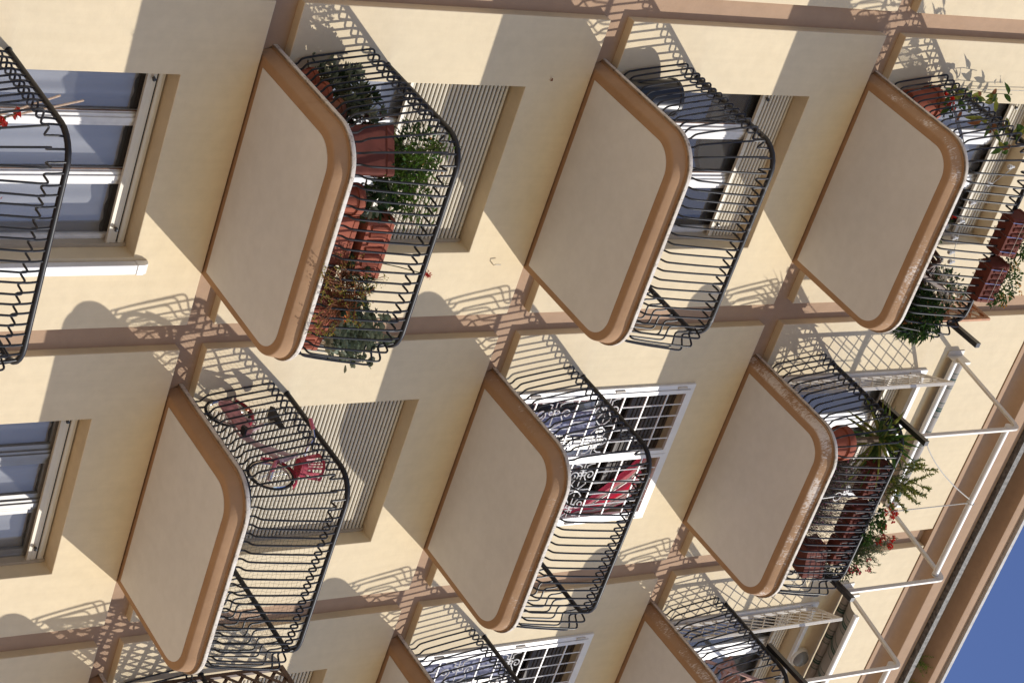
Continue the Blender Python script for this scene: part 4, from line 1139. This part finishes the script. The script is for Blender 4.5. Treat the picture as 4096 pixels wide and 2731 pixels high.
for s_ in (-1, 1): f.tube([bb+V((s_*.02, 0, 0)), rw+V((s_*.04, 0, 0))], .010, 6); f.tube([st+V((s_*.015, 0, -.06)), rw+V((s_*.04, 0, 0))], .009, 6)
f.build('frame', M['silver_pink'], t, smooth=True)
f = MB()
for s_ in (-1, 1): f.tube([hd2+V((0, -.01, -.04)), hd2+V((s_*.045, -.03, -.07)), fw+V((s_*.045, 0, 0))], .014, 8)
f.build('fork', M['pink'], t, smooth=True)
f = MB(); pr_ = [(-.10, -.055), (-.06, -.075), (.32, -.05), (.37, -.02), (.38, .03), (.34, .065), (-.04, .085), (-.10, .05)]
f.prism([(rw.y-.02-u, BZ+.205+v) for u, v in pr_], 'x', bx-.075, bx-.055); bevel(f.build('chain_guard', M['pale_pink'], t), .006)
f = MB(); f.lathe((bx-.076, bb.y, bb.z), [(0, 0), (.03, 0), (.03, .012), (0, .012)], 16, 0, (-1, 0, 0)); f.beam((bx-.09, bb.y, bb.z), (bx-.09, bb.y-.10, bb.z-.06), .012, .02); f.box(bx-.17, bx-.09, bb.y-.13, bb.y-.07, bb.z-.075, bb.z-.055); f.build('pedal', M['rubber'], t)
f = MB(); f.lathe((bx-.06, -.22, BZ+.36), [(0, 0), (.02, 0), (.02, .012), (0, .015)], 12, 0, (-1, 0, 0)); f.build('reflector', M['orange_plastic'], t)
f = MB(); f.tube([st-V((0, 0, .02)), V((bx, -.325, BZ+.60))], .012, 8); f.build('seat_post', M['chrome'], t)
f = MB(); sd = [(-.11, .055), (-.09, .068), (-.02, .05), (.08, .022), (.13, .014), (.145, .004)]; R0 = []
for u, hw_ in sd: R0.append(f.add([(bx-hw_, -.29-u, BZ+.605), (bx-hw_*.8, -.29-u, BZ+.640), (bx, -.29-u, BZ+.65), (bx+hw_*.8, -.29-u, BZ+.640), (bx+hw_, -.29-u, BZ+.605)]))
for a, b in zip(R0, R0[1:]):
    for j in range(4): f.face((a+j, a+j+1, b+j+1, b+j))
    f.face((a+4, a, b, b+4))
f.face([R0[0]+j for j in range(5)]); f.face([R0[-1]+j for j in range(5)][::-1]); f.build('saddle', M['rubber'], t, smooth=True)
f = MB(); hb = V((bx, -.79, BZ+.66)); f.tube([hd+V((0, .02, .05)), hb], .013, 8); f.tube([hb+V((-.20, .10, .06)), hb+V((-.14, .03, .06)), hb+V((-.05, 0, .0)), hb+V((.05, 0, 0)), hb+V((.14, .03, .06)), hb+V((.20, .10, .06))], .011, 8); f.build('handlebar', M['chrome'], t, smooth=True)
for s_ in (-1, 1): f = MB(); f.tube([hb+V((s_*.185, .075, .06)), hb+V((s_*.235, .16, .062))], .017, 8); f.build('grip', M['pink'], t)
f = MB(); cx_, cy_, cz_ = bx, -.97, BZ+.50; rings = []
for k_, (sx, sy, dz) in enumerate(((.075, .055, 0), (.085, .065, .05), (.095, .075, .10), (.105, .085, .17), (.11, .09, .19))):
    rings.append(f.add([(cx_+sx*(abs(math.cos(a))**.6)*(1 if math.cos(a) > 0 else -1), cy_-.02*k_*.3+sy*(abs(math.sin(a))**.6)*(1 if math.sin(a) > 0 else -1), cz_+dz) for a in [2*PI*q/36 for q in range(36)]]))
for lv, (a, b) in enumerate(zip(rings, rings[1:])):
    for q in range(36):
        if lv in (1, 2) and q % 2 == 0: continue
        f.face((a+q, a+(q+1) % 36, b+(q+1) % 36, b+q))
f.face([rings[0]+q for q in range(36)]); o = f.build('basket', M['crimson'], t, smooth=False)
md = o.modifiers.new('wall', 'SOLIDIFY'); md.thickness = .004

# pigeon net over the bicycle balcony
f = MB(); NR = random.Random(3); ox, oz = BX+1.475, FZ
def netpt(s_, h):
    (px, py), (nx, ny) = rail_point(s_); o_ = -.035+.018*math.sin(5*s_+3*h)
    return V((ox+px+nx*o_, py+ny*o_, oz+h))
S0, S1, H0, H1, stp = .02, RLEN*.93, -.06, .90, .043
ns, nh = int((S1-S0)/stp), int((H1-H0)/stp)
PT = {}
for a in range(ns+1):
    for b in range(nh+1): PT[a, b] = netpt(S0+(S1-S0)*a/ns+NR.uniform(-.009, .009)+.012*math.sin(b*.5+a*.13), H0+(H1-H0)*b/nh+NR.uniform(-.009, .009)-.012*math.sin(a*.35))
def thread(p, q):
    d = (q-p).normalized(); u = d.cross(V((.3, .5, .8))).normalized()*.001; w_ = d.cross(u).normalized()*.001
    n = f.add([p+u, p-u*.5+w_*.87, p-u*.5-w_*.87, q+u, q-u*.5+w_*.87, q-u*.5-w_*.87])
    for j in range(3): f.face((n+j, n+(j+1) % 3, n+3+(j+1) % 3, n+3+j))
for a in range(ns+1):
    for b in range(nh+1):
        if a < ns: thread(PT[a, b], PT[a+1, b])
        if b < nh: thread(PT[a, b], PT[a, b+1])
tag(f.build('net', M['net']), 'fine dark net stretched inside the railing around the pink bicycle', 'net')

# brown trellis and green mesh on the lowest visible balcony
t = thing('wooden_trellis', 'dark brown diamond trellis standing on the balcony at the bottom edge', 'trellis', (6.75, -.35, FZ))
f = MB(); tx = 6.90; ya, yb, za, zb = -1.15, .0-.03, FZ+.12, FZ+1.76
f.box(tx-.015, tx+.015, ya, ya+.045, za, zb); f.box(tx-.015, tx+.015, yb-.045, yb, za, zb); f.box(tx-.0155, tx+.0155, ya+.045, yb-.045, zb-.045, zb-.0005); f.box(tx-.0155, tx+.0155, ya+.045, yb-.045, za+.0005, za+.045)
f.build('frame', M['wood_dark'], t)
f = MB()
for sgn in (1, -1):
    c_ = -1.4
    while c_ < 3.0:
        u1 = yb-ya-.06; H_ = zb-za-.06; ua, ub = 0., u1
        if sgn > 0: ua = max(0, -c_); ub = min(u1, H_-c_)
        else: ua = max(0, c_-H_); ub = min(u1, c_)
        if ub-ua > .02: f.beam((tx+.009*sgn, ya+.03+ua, za+.03+c_+sgn*ua), (tx+.009*sgn, ya+.03+ub, za+.03+c_+sgn*ub), .007, .034, (0, -sgn, 1) if sgn > 0 else (0, 1, 1))
        c_ += .17
f.build('lattice', M['wood_dark'], t)
f = MB(); ox, oz = 2*BX+1.475, FZ; S0, S1, H0, H1, stp = .02, 1.9, .0, .62, .026
ns, nh = int((S1-S0)/stp), int((H1-H0)/stp); PT = {}
for a in range(ns+1):
    for b in range(nh+1):
        (px, py), (nx, ny) = rail_point(S0+(S1-S0)*a/ns); PT[a, b] = V((ox+px-nx*.055, py-ny*.055, oz+H0+(H1-H0)*b/nh+.01*math.sin(a*.4)))
for a in range(ns+1):
    for b in range(nh+1):
        if a < ns: thread(PT[a, b], PT[a+1, b])
        if b < nh: thread(PT[a, b], PT[a, b+1])
tag(f.build('mesh_screen', M['green_mesh']), 'green garden mesh tied inside the railing at the bottom edge', 'mesh screen')

# weeds rooted on the cornice ledge
for (px, s_, lab) in ((8.02, 1.0, 'green weed tuft growing from the grey cornice ledge, the bushiest one'), (8.42, .7, 'wispy weed with yellow heads on the cornice ledge, nearer the bottom edge')):
    f = MB()
    for q in range(int(16*s_)):
        a = V((px+rnd(-.08, .08), -.22, 13.83)); b = a+V((rnd(-.14, .14), rnd(-.2, -.02), rnd(.02, .16)))*s_; f.tube([a, a.lerp(b, .6)+V((0, 0, .03)), b], .0025, 4, 1, cap=False)
        for j in range(int(9*s_*s_)): f.leaf(a.lerp(b, rnd(.2, 1)), rdir(-.3, .9), .03, .008, None, 0, .2, .2, 1)
        if s_ < 1: flower(f, b, .012, 2, 5)
    tag(f.build('weed', [M['lf_bright'], M['lf_olive'], M['fl_yellow']]), lab, 'weed')


# ------------------------------------------------------------------ light, sky, camera
SUN = V((.772, -1, .84)).normalized()
elev = math.asin(SUN.z); azim = math.atan2(SUN.x, SUN.y)
wd = bpy.data.worlds.new('World'); sc.world = wd; wd.use_nodes = True
nt = wd.node_tree; bg = nt.nodes['Background']
sk = nt.nodes.new('ShaderNodeTexSky'); sk.sky_type = 'NISHITA'; sk.sun_disc = False
sk.sun_elevation = elev; sk.sun_rotation = azim; sk.air_density = 1.0; sk.dust_density = .1; sk.ozone_density = 3.0
hs = nt.nodes.new('ShaderNodeHueSaturation'); hs.inputs['Saturation'].default_value = 1.06; hs.inputs['Value'].default_value = 1.75; hs.inputs['Hue'].default_value = .517
nt.links.new(sk.outputs[0], hs.inputs['Color']); nt.links.new(hs.outputs[0], bg.inputs[0]); bg.inputs[1].default_value = .105
L = bpy.data.lights.new('sun', 'SUN'); L.energy = 5.0; L.angle = math.radians(.53); L.color = (1, .95, .87)
lo = bpy.data.objects.new('sun', L); COL.objects.link(lo); lo.rotation_euler = (-SUN).to_track_quat('-Z', 'Y').to_euler()
lo.location = SUN*60

cam = bpy.data.cameras.new('camera'); co = bpy.data.objects.new('camera', cam); COL.objects.link(co); sc.camera = co
cam.sensor_width = 36; cam.lens = 80.0099; cam.clip_start = .1; cam.clip_end = 3000
def rotvec(r):
    return Matrix.Rotation(r.length, 3, r.normalized())
Rcv = rotvec(V((1.03654010, .505589689, 1.95112895)))     # world -> camera (x right, y down, z forward)
right, down, fwd = Rcv[0], Rcv[1], Rcv[2]
m3 = Matrix((right, -down, -fwd)).transposed()
co.matrix_world = Matrix.Translation(V((-6.58431436, -13.80671935, -5.59855196))) @ m3.to_4x4()
sc.view_settings.view_transform = 'Standard'; sc.view_settings.look = 'None'; sc.view_settings.gamma = 1
sc.view_settings.exposure = -0.2
sc.render.engine = 'CYCLES'; sc.cycles.max_bounces = 8; sc.cycles.diffuse_bounces = 5
